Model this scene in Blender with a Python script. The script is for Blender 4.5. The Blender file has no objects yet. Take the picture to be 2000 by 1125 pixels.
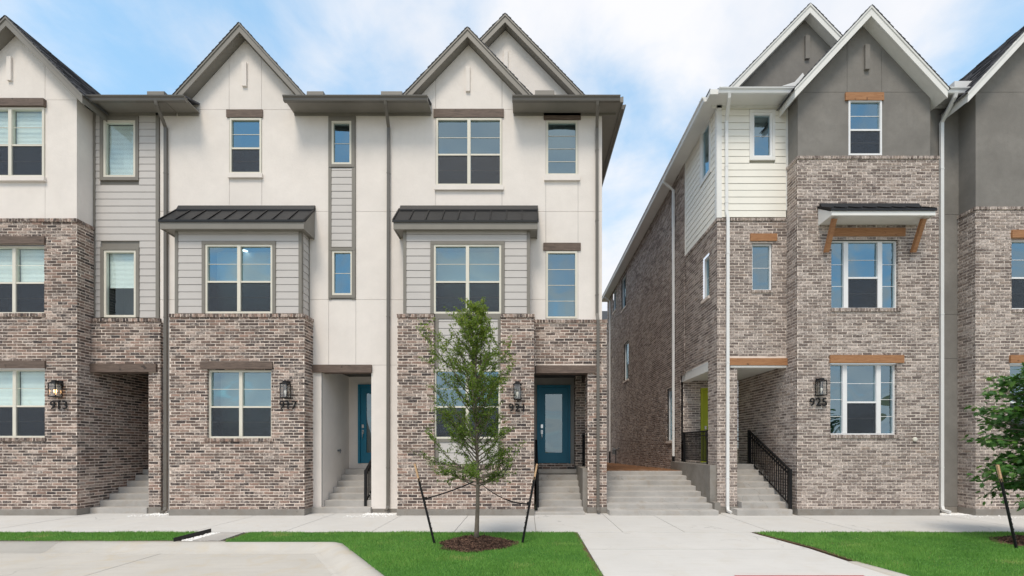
import bpy, math, random
import numpy as np
from mathutils import Vector, Matrix
random.seed(7)
rng = np.random.default_rng(11)
S = bpy.context.scene
COL = S.collection

# ------------------------------------------------------------------ camera, sky, sun, exposure
CAM_Z, FPX, VPX, VPY = 1.763, 889.0, 1028.0, 873.0
cd = bpy.data.cameras.new('camera'); cam = bpy.data.objects.new('camera', cd); COL.objects.link(cam)
cam.location = (0, 0, CAM_Z); cam.rotation_euler = (math.radians(90), 0, 0)
cd.sensor_width = 36; cd.lens = FPX / 2000 * 36
cd.shift_x = (1000 - VPX) / 2000; cd.shift_y = (VPY - 562.5) / 2000
cd.clip_start = 0.1; cd.clip_end = 3000
S.camera = cam
SUN_EL, SUN_AZ = math.radians(60), math.radians(196)     # azimuth clockwise from +Y: behind the camera, a little left
w = bpy.data.worlds.new('World'); S.world = w; w.use_nodes = True
nt = w.node_tree; nt.nodes.clear()
def N(t, kind, **kw):
    n = t.nodes.new(kind)
    for k, v in kw.items(): setattr(n, k, v)
    return n
def math_node(t, op, a, b=None, c=None, clamp=False):
    n = N(t, 'ShaderNodeMath', operation=op); n.use_clamp = clamp
    for i, v in enumerate((a, b, c)):
        if v is None: continue
        if hasattr(v, 'links'): t.links.new(v, n.inputs[i])
        else: n.inputs[i].default_value = v
    return n.outputs[0]
def ramp(t, fac, stops, interp='LINEAR'):
    r = N(t, 'ShaderNodeValToRGB'); r.color_ramp.interpolation = interp
    e = r.color_ramp.elements
    while len(e) < len(stops): e.new(0.5)
    for el, (p, c) in zip(e, stops):
        el.position = p; el.color = (c[0], c[1], c[2], 1) if hasattr(c, '__len__') else (c, c, c, 1)
    t.links.new(fac, r.inputs[0]); return r.outputs[0]
def mixc(t, fac, a, b, blend='MIX'):
    m = N(t, 'ShaderNodeMix', data_type='RGBA', blend_type=blend)
    for s, v in ((m.inputs[0], fac), (m.inputs[6], a), (m.inputs[7], b)):
        if hasattr(v, 'links'): t.links.new(v, s)
        elif hasattr(v, '__len__'): s.default_value = (v[0], v[1], v[2], 1)
        else: s.default_value = v
    return m.outputs[2]
def noise(t, vec, scale, detail=4, rough=0.55, dist=0):
    n = N(t, 'ShaderNodeTexNoise'); n.inputs['Scale'].default_value = scale
    n.inputs['Detail'].default_value = detail; n.inputs['Roughness'].default_value = rough
    n.inputs['Distortion'].default_value = dist
    if vec is not None: t.links.new(vec, n.inputs['Vector'])
    return n.outputs['Fac']
sky = N(nt, 'ShaderNodeTexSky', sky_type='NISHITA'); sky.sun_disc = False
sky.sun_elevation = SUN_EL; sky.sun_rotation = SUN_AZ; sky.air_density = 1.0; sky.dust_density = 0.1; sky.ozone_density = 1.5
tc = N(nt, 'ShaderNodeTexCoord')
sx = N(nt, 'ShaderNodeSeparateXYZ'); nt.links.new(tc.outputs['Generated'], sx.inputs[0])
den = math_node(nt, 'ADD', math_node(nt, 'MAXIMUM', sx.outputs[2], 0.0), 0.30)
cx = N(nt, 'ShaderNodeCombineXYZ')
nt.links.new(math_node(nt, 'DIVIDE', sx.outputs[0], den), cx.inputs[0])
nt.links.new(math_node(nt, 'DIVIDE', sx.outputs[1], den), cx.inputs[1])
cx.inputs[2].default_value = 8.52
cl1 = noise(nt, cx.outputs[0], 1.5, 8, 0.52, 0.35)
hz = ramp(nt, sx.outputs[2], [(0.02, 0.15), (0.40, 0.0)])
cl1 = math_node(nt, 'ADD', cl1, hz)
cl3 = noise(nt, cx.outputs[0], 5.5, 6, 0.6, 0.4); cl1 = math_node(nt, 'ADD', cl1, math_node(nt, 'MULTIPLY', math_node(nt, 'SUBTRACT', cl3, 0.5), 0.22))
mask = ramp(nt, cl1, [(0.34, 0.06), (0.59, 0.97)], 'EASE')
cl2 = noise(nt, cx.outputs[0], 2.6, 6, 0.55)
ccol = ramp(nt, cl2, [(0.3, (6.3, 6.7, 7.4)), (0.62, (7.9, 7.85, 8.0))])
gm_ = N(nt, 'ShaderNodeGamma'); nt.links.new(sky.outputs[0], gm_.inputs[0]); gm_.inputs[1].default_value = 0.5
blue = mixc(nt, 1.0, gm_.outputs[0], (2.55, 3.75, 4.3), 'MULTIPLY')      # softened by thin high haze
bg = N(nt, 'ShaderNodeBackground'); bg.inputs[1].default_value = 0.1
nt.links.new(mixc(nt, mask, blue, ccol), bg.inputs[0])
wo = N(nt, 'ShaderNodeOutputWorld'); nt.links.new(bg.outputs[0], wo.inputs[0])
sd = bpy.data.lights.new('sun', 'SUN'); sd.energy = 2.2; sd.angle = math.radians(18); sd.color = (1, 0.90, 0.77)
so = bpy.data.objects.new('sun', sd); COL.objects.link(so)
sdir = Vector((math.sin(SUN_AZ) * math.cos(SUN_EL), math.cos(SUN_AZ) * math.cos(SUN_EL), math.sin(SUN_EL)))
so.rotation_euler = sdir.to_track_quat('Z', 'Y').to_euler(); so.location = (-5, -10, 25)
vs = S.view_settings; vs.view_transform = 'Standard'; vs.look = 'None'; vs.exposure = 0.35; vs.gamma = 1; vs.use_curve_mapping = False

# ------------------------------------------------------------------ helpers
def X(px, d): return (px - VPX) * d / FPX
def Z(py, d): return CAM_Z + (VPY - py) * d / FPX
A, B, C = 11.70, 12.20, 12.10           # front brick plane, stucco and siding plane, brick over the porches

def tag(o, label=None, cat=None, group=None, kind=None):
    if label: o['label'] = label
    if cat: o['category'] = cat
    if group: o['group'] = group
    if kind: o['kind'] = kind
    return o
def empty(name, loc, **kw):
    o = bpy.data.objects.new(name, None); COL.objects.link(o); o.location = loc; o.empty_display_size = 0.2
    return tag(o, **kw)
def put(name, me, parent=None):
    o = bpy.data.objects.new(name, me); COL.objects.link(o)
    if parent is not None:
        o.parent = parent
        if parent.type == 'EMPTY': o.matrix_parent_inverse = Matrix.Translation(-parent.location)
        elif parent.location.length > 0: o.matrix_parent_inverse = Matrix.Translation(-parent.location)
    return o
class MB:
    def __init__(s): s.v, s.f, s.t = [], [], []
    def raw(s, vs, fs, tint=None):
        n = len(s.v); s.v += [tuple(p) for p in vs]; s.f += [tuple(i + n for i in f) for f in fs]
        if tint is not None: s.t += [tint] * len(vs)
        return s
    def box(s, x0, x1, y0, y1, z0, z1, tint=None):
        x0, x1 = min(x0, x1), max(x0, x1); y0, y1 = min(y0, y1), max(y0, y1); z0, z1 = min(z0, z1), max(z0, z1)
        return s.raw([(x0,y0,z0),(x1,y0,z0),(x1,y1,z0),(x0,y1,z0),(x0,y0,z1),(x1,y0,z1),(x1,y1,z1),(x0,y1,z1)],
                     [(0,3,2,1),(4,5,6,7),(0,1,5,4),(1,2,6,5),(2,3,7,6),(3,0,4,7)], tint)
    def prism_y(s, poly, y0, y1, tint=None):        # polygon in (x, z), extruded along y
        n = len(poly)
        a = sum(poly[i][0]*poly[(i+1)%n][1] - poly[(i+1)%n][0]*poly[i][1] for i in range(n))
        if a < 0: poly = poly[::-1]
        vs = [(p[0], y0, p[1]) for p in poly] + [(p[0], y1, p[1]) for p in poly]
        return s.raw(vs, [tuple(range(n)), tuple(range(2*n-1, n-1, -1))] + [(i, i+n, (i+1)%n+n, (i+1)%n) for i in range(n)], tint)
    def prism_x(s, poly, x0, x1, tint=None):        # polygon in (y, z), extruded along x
        n = len(poly)
        a = sum(poly[i][0]*poly[(i+1)%n][1] - poly[(i+1)%n][0]*poly[i][1] for i in range(n))
        if a < 0: poly = poly[::-1]
        vs = [(x1, p[0], p[1]) for p in poly] + [(x0, p[0], p[1]) for p in poly]
        return s.raw(vs, [tuple(range(n)), tuple(range(2*n-1, n-1, -1))] + [(i, i+n, (i+1)%n+n, (i+1)%n) for i in range(n)], tint)
    def prism_z(s, poly, z0, z1, tint=None):        # polygon in (x, y), extruded along z
        n = len(poly)
        a = sum(poly[i][0]*poly[(i+1)%n][1] - poly[(i+1)%n][0]*poly[i][1] for i in range(n))
        if a < 0: poly = poly[::-1]
        vs = [(p[0], p[1], z0) for p in poly] + [(p[0], p[1], z1) for p in poly]
        return s.raw(vs, [tuple(range(n-1, -1, -1)), tuple(range(n, 2*n))] + [(i, (i+1)%n, (i+1)%n+n, i+n) for i in range(n)], tint)
    def tube(s, pts, radii, seg=8, cap=True, rect=None, tint=None):
        pts = [Vector(p) for p in pts]
        if not hasattr(radii, '__len__'): radii = [radii] * len(pts)
        rings = []
        for i, p in enumerate(pts):
            d = (pts[min(i+1, len(pts)-1)] - pts[max(i-1, 0)]).normalized()
            ref = Vector((1, 0, 0)) if abs(d.x) < 0.9 else Vector((0, 1, 0))
            u = (ref - d * ref.dot(d)).normalized(); v = d.cross(u)
            if rect:
                a, b = rect[0]/2, rect[1]/2
                rings.append([p + u*a + v*b, p - u*a + v*b, p - u*a - v*b, p + u*a - v*b])
            else:
                rings.append([p + (u*math.cos(t) + v*math.sin(t)) * radii[i] for t in [2*math.pi*k/seg for k in range(seg)]])
        k = len(rings[0]); vs = [q for r in rings for q in r]; fs = []
        for i in range(len(rings)-1):
            for j in range(k): fs.append((i*k+j, i*k+(j+1)%k, (i+1)*k+(j+1)%k, (i+1)*k+j))
        if cap: fs += [tuple(range(k-1, -1, -1)), tuple((len(rings)-1)*k + j for j in range(k))]
        return s.raw(vs, fs, tint)
    def mesh(s, name, mat, smooth=False):
        me = bpy.data.meshes.new(name); me.from_pydata(s.v, [], s.f)
        if mat: me.materials.append(mat)
        if s.t:
            a = me.attributes.new('tint', 'FLOAT_COLOR', 'POINT')
            a.data.foreach_set('color', np.array([(*t, 1.0) for t in s.t], dtype=np.float32).ravel())
        if smooth: me.polygons.foreach_set('use_smooth', [True]*len(me.polygons))
        me.update(); return me
    def build(s, name, mat, parent=None, smooth=False, kind=None, label=None):
        o = put(name, s.mesh(name, mat, smooth), parent)
        return tag(o, label=label, kind=kind)
def box_part(name, mat, parent, *b): return MB().box(*b).build(name, mat, parent)

# ------------------------------------------------------------------ materials
def new_mat(name):
    m = bpy.data.materials.new(name); m.use_nodes = True; t = m.node_tree; t.nodes.clear()
    o = N(t, 'ShaderNodeOutputMaterial'); p = N(t, 'ShaderNodeBsdfPrincipled'); t.links.new(p.outputs[0], o.inputs[0])
    return m, t, p
def pos(t): return N(t, 'ShaderNodeNewGeometry').outputs['Position']
def setc(t, sock, v):
    if hasattr(v, 'links'): t.links.new(v, sock)
    else: sock.default_value = (v[0], v[1], v[2], 1)
def bump(t, p, h, strength, dist):
    b = N(t, 'ShaderNodeBump'); b.inputs['Strength'].default_value = strength; b.inputs['Distance'].default_value = dist
    t.links.new(h, b.inputs['Height']); t.links.new(b.outputs[0], p.inputs['Normal'])
def paint(name, col, rough=0.6, var=0.08, scale=3.0, fine=60, bstr=0.15, bdist=0.003, metal=0.0, spec=0.4):
    m, t, p = new_mat(name); P = pos(t)
    n1 = noise(t, P, scale, 5); n2 = noise(t, P, fine, 3)
    c = mixc(t, ramp(t, n1, [(0.3, 0.0), (0.7, 1.0)]), [k*(1-var) for k in col], [min(1, k*(1+var)) for k in col])
    setc(t, p.inputs['Base Color'], c); p.inputs['Roughness'].default_value = rough; p.inputs['Metallic'].default_value = metal
    p.inputs['Specular IOR Level'].default_value = spec
    if bstr: bump(t, p, n2, bstr, bdist)
    return m
def stucco(name, col, blotch):
    m, t, p = new_mat(name); P = pos(t)
    n1 = noise(t, P, 1.1, 6, 0.6); n3 = noise(t, P, 7.0, 5, 0.6)
    mp = N(t, 'ShaderNodeMapping'); mp.inputs['Scale'].default_value = (5.0, 5.0, 0.35); t.links.new(P, mp.inputs[0])
    n4 = noise(t, mp.outputs[0], 1.0, 5, 0.6)
    c = mixc(t, ramp(t, n1, [(0.3, 0.0), (0.7, 1.0)]), [k*(1-blotch) for k in col], [min(1, k*(1+blotch*0.7)) for k in col])
    c = mixc(t, math_node(t, 'MULTIPLY', ramp(t, n3, [(0.45, 0.0), (0.75, 1.0)]), blotch*2.2), c, [k*0.82 for k in col])
    c = mixc(t, math_node(t, 'MULTIPLY', ramp(t, n4, [(0.55, 0.0), (0.8, 1.0)]), blotch*2.0), c, [k*0.80 for k in col])
    setc(t, p.inputs['Base Color'], c); p.inputs['Roughness'].default_value = 0.92; p.inputs['Specular IOR Level'].default_value = 0.15
    bump(t, p, math_node(t, 'ADD', noise(t, P, 90, 4, 0.7), noise(t, P, 16, 4, 0.6)), 0.4, 0.008); return m
def brick_mat(name, stops, mortar, smear, lo, hi):
    m, t, p = new_mat(name); P = pos(t)
    at = N(t, 'ShaderNodeAttribute', attribute_name='tint'); sp = N(t, 'ShaderNodeSeparateColor'); t.links.new(at.outputs['Color'], sp.inputs[0])
    c = ramp(t, sp.outputs[0], stops)
    n1 = noise(t, P, 24, 4, 0.65); n2 = noise(t, P, 21, 6, 0.75); n3 = noise(t, P, 1.3, 4, 0.6); n5 = noise(t, P, 120, 2)
    c = mixc(t, ramp(t, n1, [(0.36, 0.4), (0.6, 0.0)]), c, (0.055, 0.043, 0.040))
    # lime-washed mortar smeared over the faces, in streaks and in broad patches
    k = math_node(t, 'ADD', math_node(t, 'MULTIPLY', n2, 0.74), math_node(t, 'MULTIPLY', n3, 0.26))
    k = math_node(t, 'ADD', k, math_node(t, 'MULTIPLY', math_node(t, 'SUBTRACT', sp.outputs[1], 0.5), 0.16))
    c = mixc(t, math_node(t, 'MULTIPLY', ramp(t, k, [(lo, 0.0), (hi, 1.0)]), smear), c, mortar)
    setc(t, p.inputs['Base Color'], c); p.inputs['Roughness'].default_value = 0.9; p.inputs['Specular IOR Level'].default_value = 0.2
    bump(t, p, math_node(t, 'ADD', n5, n1), 0.5, 0.004); return m
def concrete(name, col, var=0.12, stain=(0.5, 0.46, 0.4), stainf=0.25, sc=1.0):
    m, t, p = new_mat(name); P = pos(t)
    n1 = noise(t, P, 0.9*sc, 6, 0.6); n2 = noise(t, P, 14*sc, 5, 0.65); n3 = noise(t, P, 2.3*sc, 6, 0.6, 0.6)
    mp = N(t, 'ShaderNodeMapping'); mp.inputs['Scale'].default_value = (0.7, 5.0, 2.0); mp.inputs['Rotation'].default_value = (0, 0, 0.12); t.links.new(P, mp.inputs[0])
    n4 = noise(t, mp.outputs[0], 2.2*sc, 6, 0.65)
    c = mixc(t, ramp(t, n1, [(0.3, 0.0), (0.7, 1.0)]), [k*(1-var) for k in col], [k*(1+var*0.6) for k in col])
    c = mixc(t, math_node(t, 'MULTIPLY', ramp(t, n4, [(0.5, 0.0), (0.72, 1.0)]), 0.35), c, [k*0.78 for k in col])
    c = mixc(t, math_node(t, 'MULTIPLY', ramp(t, n3, [(0.52, 0.0), (0.72, 1.0)]), stainf), c, [a*b for a, b in zip(col, [s*1.7 for s in stain])])
    c = mixc(t, math_node(t, 'MULTIPLY', n2, 0.25), c, [k*0.75 for k in col])
    n6 = noise(t, P, 0.55*sc, 3, 0.5); n7 = noise(t, P, 34*sc, 2, 0.5)
    vo = N(t, 'ShaderNodeTexVoronoi', feature='DISTANCE_TO_EDGE'); vo.inputs['Scale'].default_value = 0.42*sc; wv = N(t, 'ShaderNodeVectorMath', operation='ADD'); t.links.new(P, wv.inputs[0])
    nz = N(t, 'ShaderNodeTexNoise'); nz.inputs['Scale'].default_value = 1.6; nz.inputs['Detail'].default_value = 5; t.links.new(P, nz.inputs['Vector']); t.links.new(nz.outputs['Color'], wv.inputs[1]); t.links.new(wv.outputs[0], vo.inputs['Vector'])
    crack = math_node(t, 'MULTIPLY', ramp(t, vo.outputs['Distance'], [(0.0, 1.0), (0.006, 0.0)]), ramp(t, n6, [(0.52, 0.0), (0.60, 0.55)]))
    c = mixc(t, crack, c, [k*0.35 for k in col])
    c = mixc(t, ramp(t, n7, [(0.70, 0.0), (0.76, 0.35)]), c, [k*0.5 for k in col])
    setc(t, p.inputs['Base Color'], c); p.inputs['Roughness'].default_value = 0.85; p.inputs['Specular IOR Level'].default_value = 0.25
    bump(t, p, noise(t, P, 70, 4, 0.7), 0.3, 0.004); return m
def wood(name, c0, c1):
    m, t, p = new_mat(name); P = pos(t)
    mp = N(t, 'ShaderNodeMapping'); mp.inputs['Scale'].default_value = (1.2, 14, 14); t.links.new(P, mp.inputs[0])
    n1 = noise(t, mp.outputs[0], 3.0, 6, 0.65, 0.8); n2 = noise(t, P, 5.5, 3, 0.5)
    c = mixc(t, ramp(t, n1, [(0.35, 0.0), (0.65, 1.0)]), c0, c1)
    c = mixc(t, ramp(t, n2, [(0.66, 0.0), (0.72, 0.8)]), c, [k*0.3 for k in c0])
    setc(t, p.inputs['Base Color'], c); p.inputs['Roughness'].default_value = 0.75
    bump(t, p, n1, 0.4, 0.006); return m
def tinted(name, stops, rough=0.8, trans=0.0, spec=0.3, nscale=0, bscale=0):
    m, t, p = new_mat(name)
    at = N(t, 'ShaderNodeAttribute', attribute_name='tint'); sp = N(t, 'ShaderNodeSeparateColor'); t.links.new(at.outputs['Color'], sp.inputs[0])
    f = sp.outputs[0]
    if nscale:
        P = pos(t); f = math_node(t, 'ADD', math_node(t, 'MULTIPLY', f, 0.55), math_node(t, 'MULTIPLY', noise(t, P, nscale, 4), 0.5))
    c = ramp(t, f, stops); setc(t, p.inputs['Base Color'], c)
    p.inputs['Roughness'].default_value = rough; p.inputs['Specular IOR Level'].default_value = spec
    if bscale: bump(t, p, noise(t, pos(t), bscale, 4, 0.7), 0.5, 0.005)
    if trans:
        tr = N(t, 'ShaderNodeBsdfTranslucent'); t.links.new(mixc(t, 1.0, c, (1.5, 1.5, 0.7), 'MULTIPLY'), tr.inputs[0])
        mx = N(t, 'ShaderNodeMixShader'); mx.inputs[0].default_value = trans
        t.links.new(p.outputs[0], mx.inputs[1]); t.links.new(tr.outputs[0], mx.inputs[2])
        t.links.new(mx.outputs[0], [n for n in t.nodes if n.type == 'OUTPUT_MATERIAL'][0].inputs[0])
    return m
def glass(name, tint, refl, rcol):
    m, t, p = new_mat(name); t.nodes.remove(p)
    out = [n for n in t.nodes if n.type == 'OUTPUT_MATERIAL'][0]
    tr = N(t, 'ShaderNodeBsdfTransparent'); tr.inputs[0].default_value = (*tint, 1)
    gl = N(t, 'ShaderNodeBsdfGlossy'); gl.inputs[0].default_value = (*rcol, 1); gl.inputs['Roughness'].default_value = 0.0
    P = pos(t); b = N(t, 'ShaderNodeBump'); b.inputs['Strength'].default_value = 0.4; b.inputs['Distance'].default_value = 0.16
    t.links.new(noise(t, P, 1.1, 0), b.inputs['Height']); t.links.new(b.outputs[0], gl.inputs['Normal'])
    fr = N(t, 'ShaderNodeFresnel'); fr.inputs[0].default_value = 1.5
    mx = N(t, 'ShaderNodeMixShader'); front = math_node(t, 'SUBTRACT', 1.0, N(t, 'ShaderNodeNewGeometry').outputs['Backfacing'])
    t.links.new(math_node(t, 'MULTIPLY', math_node(t, 'ADD', fr.outputs[0], refl, clamp=True), front), mx.inputs[0])
    t.links.new(tr.outputs[0], mx.inputs[1]); t.links.new(gl.outputs[0], mx.inputs[2]); t.links.new(mx.outputs[0], out.inputs[0])
    return m
def screen_mat(name):
    m, t, p = new_mat(name); out = [n for n in t.nodes if n.type == 'OUTPUT_MATERIAL'][0]
    p.inputs['Base Color'].default_value = (0.034, 0.040, 0.052, 1); p.inputs['Roughness'].default_value = 0.5
    tr = N(t, 'ShaderNodeBsdfTransparent'); mx = N(t, 'ShaderNodeMixShader')
    P = pos(t); wv = noise(t, P, 4.0, 2, 0.5, 3.0)
    rp = ramp(t, math_node(t, 'FRACT', math_node(t, 'MULTIPLY', wv, 26.0)), [(0.0, 0.46), (0.5, 0.68), (1.0, 0.46)])
    t.links.new(rp, mx.inputs[0]); t.links.new(tr.outputs[0], mx.inputs[1]); t.links.new(p.outputs[0], mx.inputs[2]); t.links.new(mx.outputs[0], out.inputs[0])
    return m
def emit(name, col, s):
    m, t, p = new_mat(name); p.inputs['Base Color'].default_value = (0.9, 0.9, 0.88, 1); p.inputs['Roughness'].default_value = 0.3
    p.inputs['Emission Color'].default_value = (*col, 1); p.inputs['Emission Strength'].default_value = s; return m

M = {}
M['brick_l'] = brick_mat('brick_brown', [(0.0, (0.060, 0.050, 0.050)), (0.3, (0.135, 0.100, 0.086)), (0.6, (0.225, 0.158, 0.128)), (0.85, (0.37, 0.245, 0.195)), (1.0, (0.42, 0.34, 0.29))], (0.74, 0.63, 0.555), 0.72, 0.49, 0.68)
M['brick_r'] = brick_mat('brick_greyish', [(0.0, (0.155, 0.122, 0.110)), (0.4, (0.215, 0.172, 0.152)), (0.75, (0.29, 0.232, 0.202)), (1.0, (0.38, 0.30, 0.25))], (0.68, 0.595, 0.54), 0.80, 0.45, 0.66)
M['mortar_l'] = paint('mortar_pale', (0.80, 0.69, 0.605), 0.95, 0.12, 5, 90, 0.4, 0.004, spec=0.1)
M['mortar_r'] = paint('mortar_cream', (0.76, 0.665, 0.59), 0.95, 0.10, 5, 90, 0.4, 0.004, spec=0.1)
M['stucco_w'] = stucco('stucco_white', (0.80, 0.742, 0.692), 0.065)
M['stucco_g'] = stucco('stucco_grey', (0.228, 0.215, 0.198), 0.20)
M['joint_w'] = paint('joint_grey', (0.36, 0.35, 0.33), 0.9)
M['joint_g'] = paint('joint_dark', (0.07, 0.066, 0.06), 0.9)
M['siding_g'] = paint('siding_grey', (0.53, 0.50, 0.475), 0.55, 0.03, 2)
M['joint_c'] = paint('joint_cream', (0.42, 0.40, 0.33), 0.9)  # darkened cream behind the plank gaps, painted in for lap shadow
M['siding_c'] = paint('siding_cream', (0.85, 0.82, 0.74), 0.55, 0.03, 2)
M['trim_t'] = paint('trim_taupe', (0.215, 0.198, 0.172), 0.55, 0.05)
M['fascia_t'] = paint('fascia_taupe', (0.225, 0.208, 0.182), 0.5, 0.05)
M['gutter_t'] = paint('gutter_taupe', (0.135, 0.122, 0.105), 0.35, 0.04, spec=0.5, bstr=0)
M['white'] = paint('trim_white', (0.78, 0.77, 0.74), 0.45, 0.03, bstr=0.05)
M['gutter_w'] = paint('gutter_white', (0.76, 0.76, 0.75), 0.3, 0.03, spec=0.5, bstr=0)
M['frame_c'] = paint('frame_cream', (0.70, 0.665, 0.57), 0.4, 0.03, bstr=0)
M['frame_w'] = paint('frame_white', (0.80, 0.80, 0.80), 0.35, 0.02, bstr=0)
M['glass'] = glass('window_glass', (0.70, 0.82, 0.84), 0.28, (0.60, 0.80, 0.90))
M['glass_blind'] = glass('window_glass_pale', (0.965, 1.0, 0.995), 0.05, (0.8, 0.95, 1.0))
M['glass_door'] = glass('door_glass', (0.4, 0.45, 0.45), 0.24, (0.60, 0.74, 0.78))
M['screen'] = screen_mat('insect_mesh')
M['room'] = paint('room_dim', (0.10, 0.105, 0.11), 0.9, 0.1, bstr=0)  # room tones carry the dimness behind window and door glass in their colour
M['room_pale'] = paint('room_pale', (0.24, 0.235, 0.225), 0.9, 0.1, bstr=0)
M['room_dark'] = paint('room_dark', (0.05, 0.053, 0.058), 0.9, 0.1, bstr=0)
M['blind'] = paint('blind_white', (0.86, 0.90, 0.87), 0.6, 0.02, bstr=0)
M['wood_d'] = wood('lintel_weathered', (0.085, 0.060, 0.048), (0.175, 0.125, 0.098))
M['wood_o'] = wood('lintel_cedar', (0.28, 0.125, 0.052), (0.41, 0.205, 0.092))
M['metal_k'] = paint('metal_black', (0.010, 0.0105, 0.012), 0.5, 0.08, metal=0.0, spec=0.35, bstr=0)
M['iron'] = paint('iron_black', (0.008, 0.008, 0.009), 0.5, 0.1, spec=0.3, bstr=0)
M['shingle'] = tinted('shingle_charcoal', [(0.0, (0.055, 0.057, 0.066)), (0.6, (0.115, 0.117, 0.128)), (1.0, (0.19, 0.187, 0.192))], 0.9, nscale=9, bscale=150)
M['walk'] = concrete('concrete_walk', (0.585, 0.57, 0.545), 0.05, (0.50, 0.46, 0.39), 0.30)
M['bay'] = concrete('concrete_bay', (0.50, 0.475, 0.435), 0.08, (0.58, 0.50, 0.36), 0.5)
M['step'] = concrete('concrete_step', (0.44, 0.42, 0.395), 0.2, (0.44, 0.38, 0.31), 0.55, 1.6)
M['found'] = concrete('concrete_foundation', (0.27, 0.25, 0.225), 0.22, (0.42, 0.36, 0.30), 0.5, 2.0)
M['road'] = concrete('road_concrete', (0.34, 0.33, 0.31), 0.1)
M['field'] = concrete('field_dry_grass', (0.15, 0.15, 0.07), 0.25)
M['soil'] = concrete('soil_brown', (0.13, 0.085, 0.05), 0.3)
M['grass'] = tinted('grass_blades', [(0.0, (0.065, 0.170, 0.034)), (0.45, (0.145, 0.330, 0.066)), (0.85, (0.26, 0.45, 0.11)), (1.0, (0.42, 0.37, 0.17))], 0.6, 0.25, nscale=1.7)
M['turf'] = concrete('turf_mat', (0.05, 0.15, 0.022), 0.3, (0.5, 0.5, 0.4), 0.3)
M['mulch'] = tinted('mulch_chips', [(0.0, (0.030, 0.017, 0.012)), (0.5, (0.095, 0.052, 0.036)), (1.0, (0.26, 0.16, 0.11))], 0.9)
M['bark_orange'] = concrete('orange_soil', (0.215, 0.108, 0.052), 0.35, (0.4, 0.25, 0.15), 0.5, 4)
M['trunk'] = concrete('bark_grey', (0.20, 0.165, 0.13), 0.3, (0.4, 0.34, 0.3), 0.4, 8)
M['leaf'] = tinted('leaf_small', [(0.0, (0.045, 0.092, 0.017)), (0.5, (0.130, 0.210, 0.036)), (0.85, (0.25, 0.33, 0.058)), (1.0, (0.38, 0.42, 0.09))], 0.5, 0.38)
M['leaf_big'] = tinted('leaf_lobed', [(0.0, (0.026, 0.085, 0.020)), (0.6, (0.065, 0.165, 0.036)), (1.0, (0.15, 0.29, 0.055))], 0.45, 0.3, 0.35)
M['teal'] = paint('door_teal', (0.006, 0.165, 0.27), 0.4, 0.05, bstr=0)
M['lime'] = paint('door_lime', (0.42, 0.46, 0.02), 0.4, 0.05, bstr=0)
M['grey_trim'] = paint('porch_trim_grey', (0.30, 0.29, 0.275), 0.5)
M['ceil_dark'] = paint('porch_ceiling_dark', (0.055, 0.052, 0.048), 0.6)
M['chrome'] = paint('handle_chrome', (0.7, 0.7, 0.7), 0.2, 0.02, metal=1.0, bstr=0)
M['lamp_glass'] = glass('lantern_glass', (0.9, 0.9, 0.88), 0.08, (1, 1, 1))
M['bulb'] = emit('bulb_off', (1, 0.9, 0.8), 0.15)  # unlit bulb, brightened by a slight emission of its own
M['bulb_lit'] = emit('downlight_lit', (1, 0.97, 0.9), 3.0)
M['bulb_on'] = emit('bulb_warm', (1, 0.55, 0.25), 6.0)
M['pebble'] = paint('pebble_white', (0.78, 0.77, 0.75), 0.7, 0.12, 30)
M['red'] = paint('paint_red', (0.45, 0.09, 0.075), 0.7, 0.15, 6)
M['stake_wood'] = wood('stake_pine', (0.50, 0.30, 0.16), (0.66, 0.44, 0.26))
M['far_wall'] = paint('far_wall_brown', (0.17, 0.15, 0.14), 0.9, 0.1)
M['meter'] = paint('meter_grey', (0.12, 0.13, 0.14), 0.5, 0.1)

# ------------------------------------------------------------------ ground, pavements, road
def structure(o): o['kind'] = 'structure'; return o
def prism_obj(name, poly, z0, z1, mat, parent=None): return MB().prism_z(poly, z0, z1).build(name, mat, parent)
g = MB(); g.raw([(-1500,-1500,-0.17),(1500,-1500,-0.17),(1500,1500,-0.17),(-1500,1500,-0.17)], [(0,1,2,3)]); structure(g.build('ground', M['field']))
g = MB(); g.raw([(-300,-6,-0.125),(300,-6,-0.125),(300,5.75,-0.125),(-300,5.75,-0.125)], [(0,1,2,3)]); structure(g.build('road', M['road']))
bay = structure(prism_obj('parking_bay', [(-40,5.76),(-1.8,5.76),(-3.50,8.34),(-40,8.34)], -0.168, -0.14, M['joint_g']))
for poly in ([(-40,5.76),(-12.206,5.76),(-12.206,8.34),(-40,8.34)], [(-12.194,5.76),(-6.457,5.76),(-6.457,8.34),(-12.194,8.34)], [(-6.443,5.76),(-1.8,5.76),(-3.50,8.34),(-6.443,8.34)]):
    MB().prism_z(poly, -0.139, -0.12).build('paving_slab', M['bay'], bay)
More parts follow.
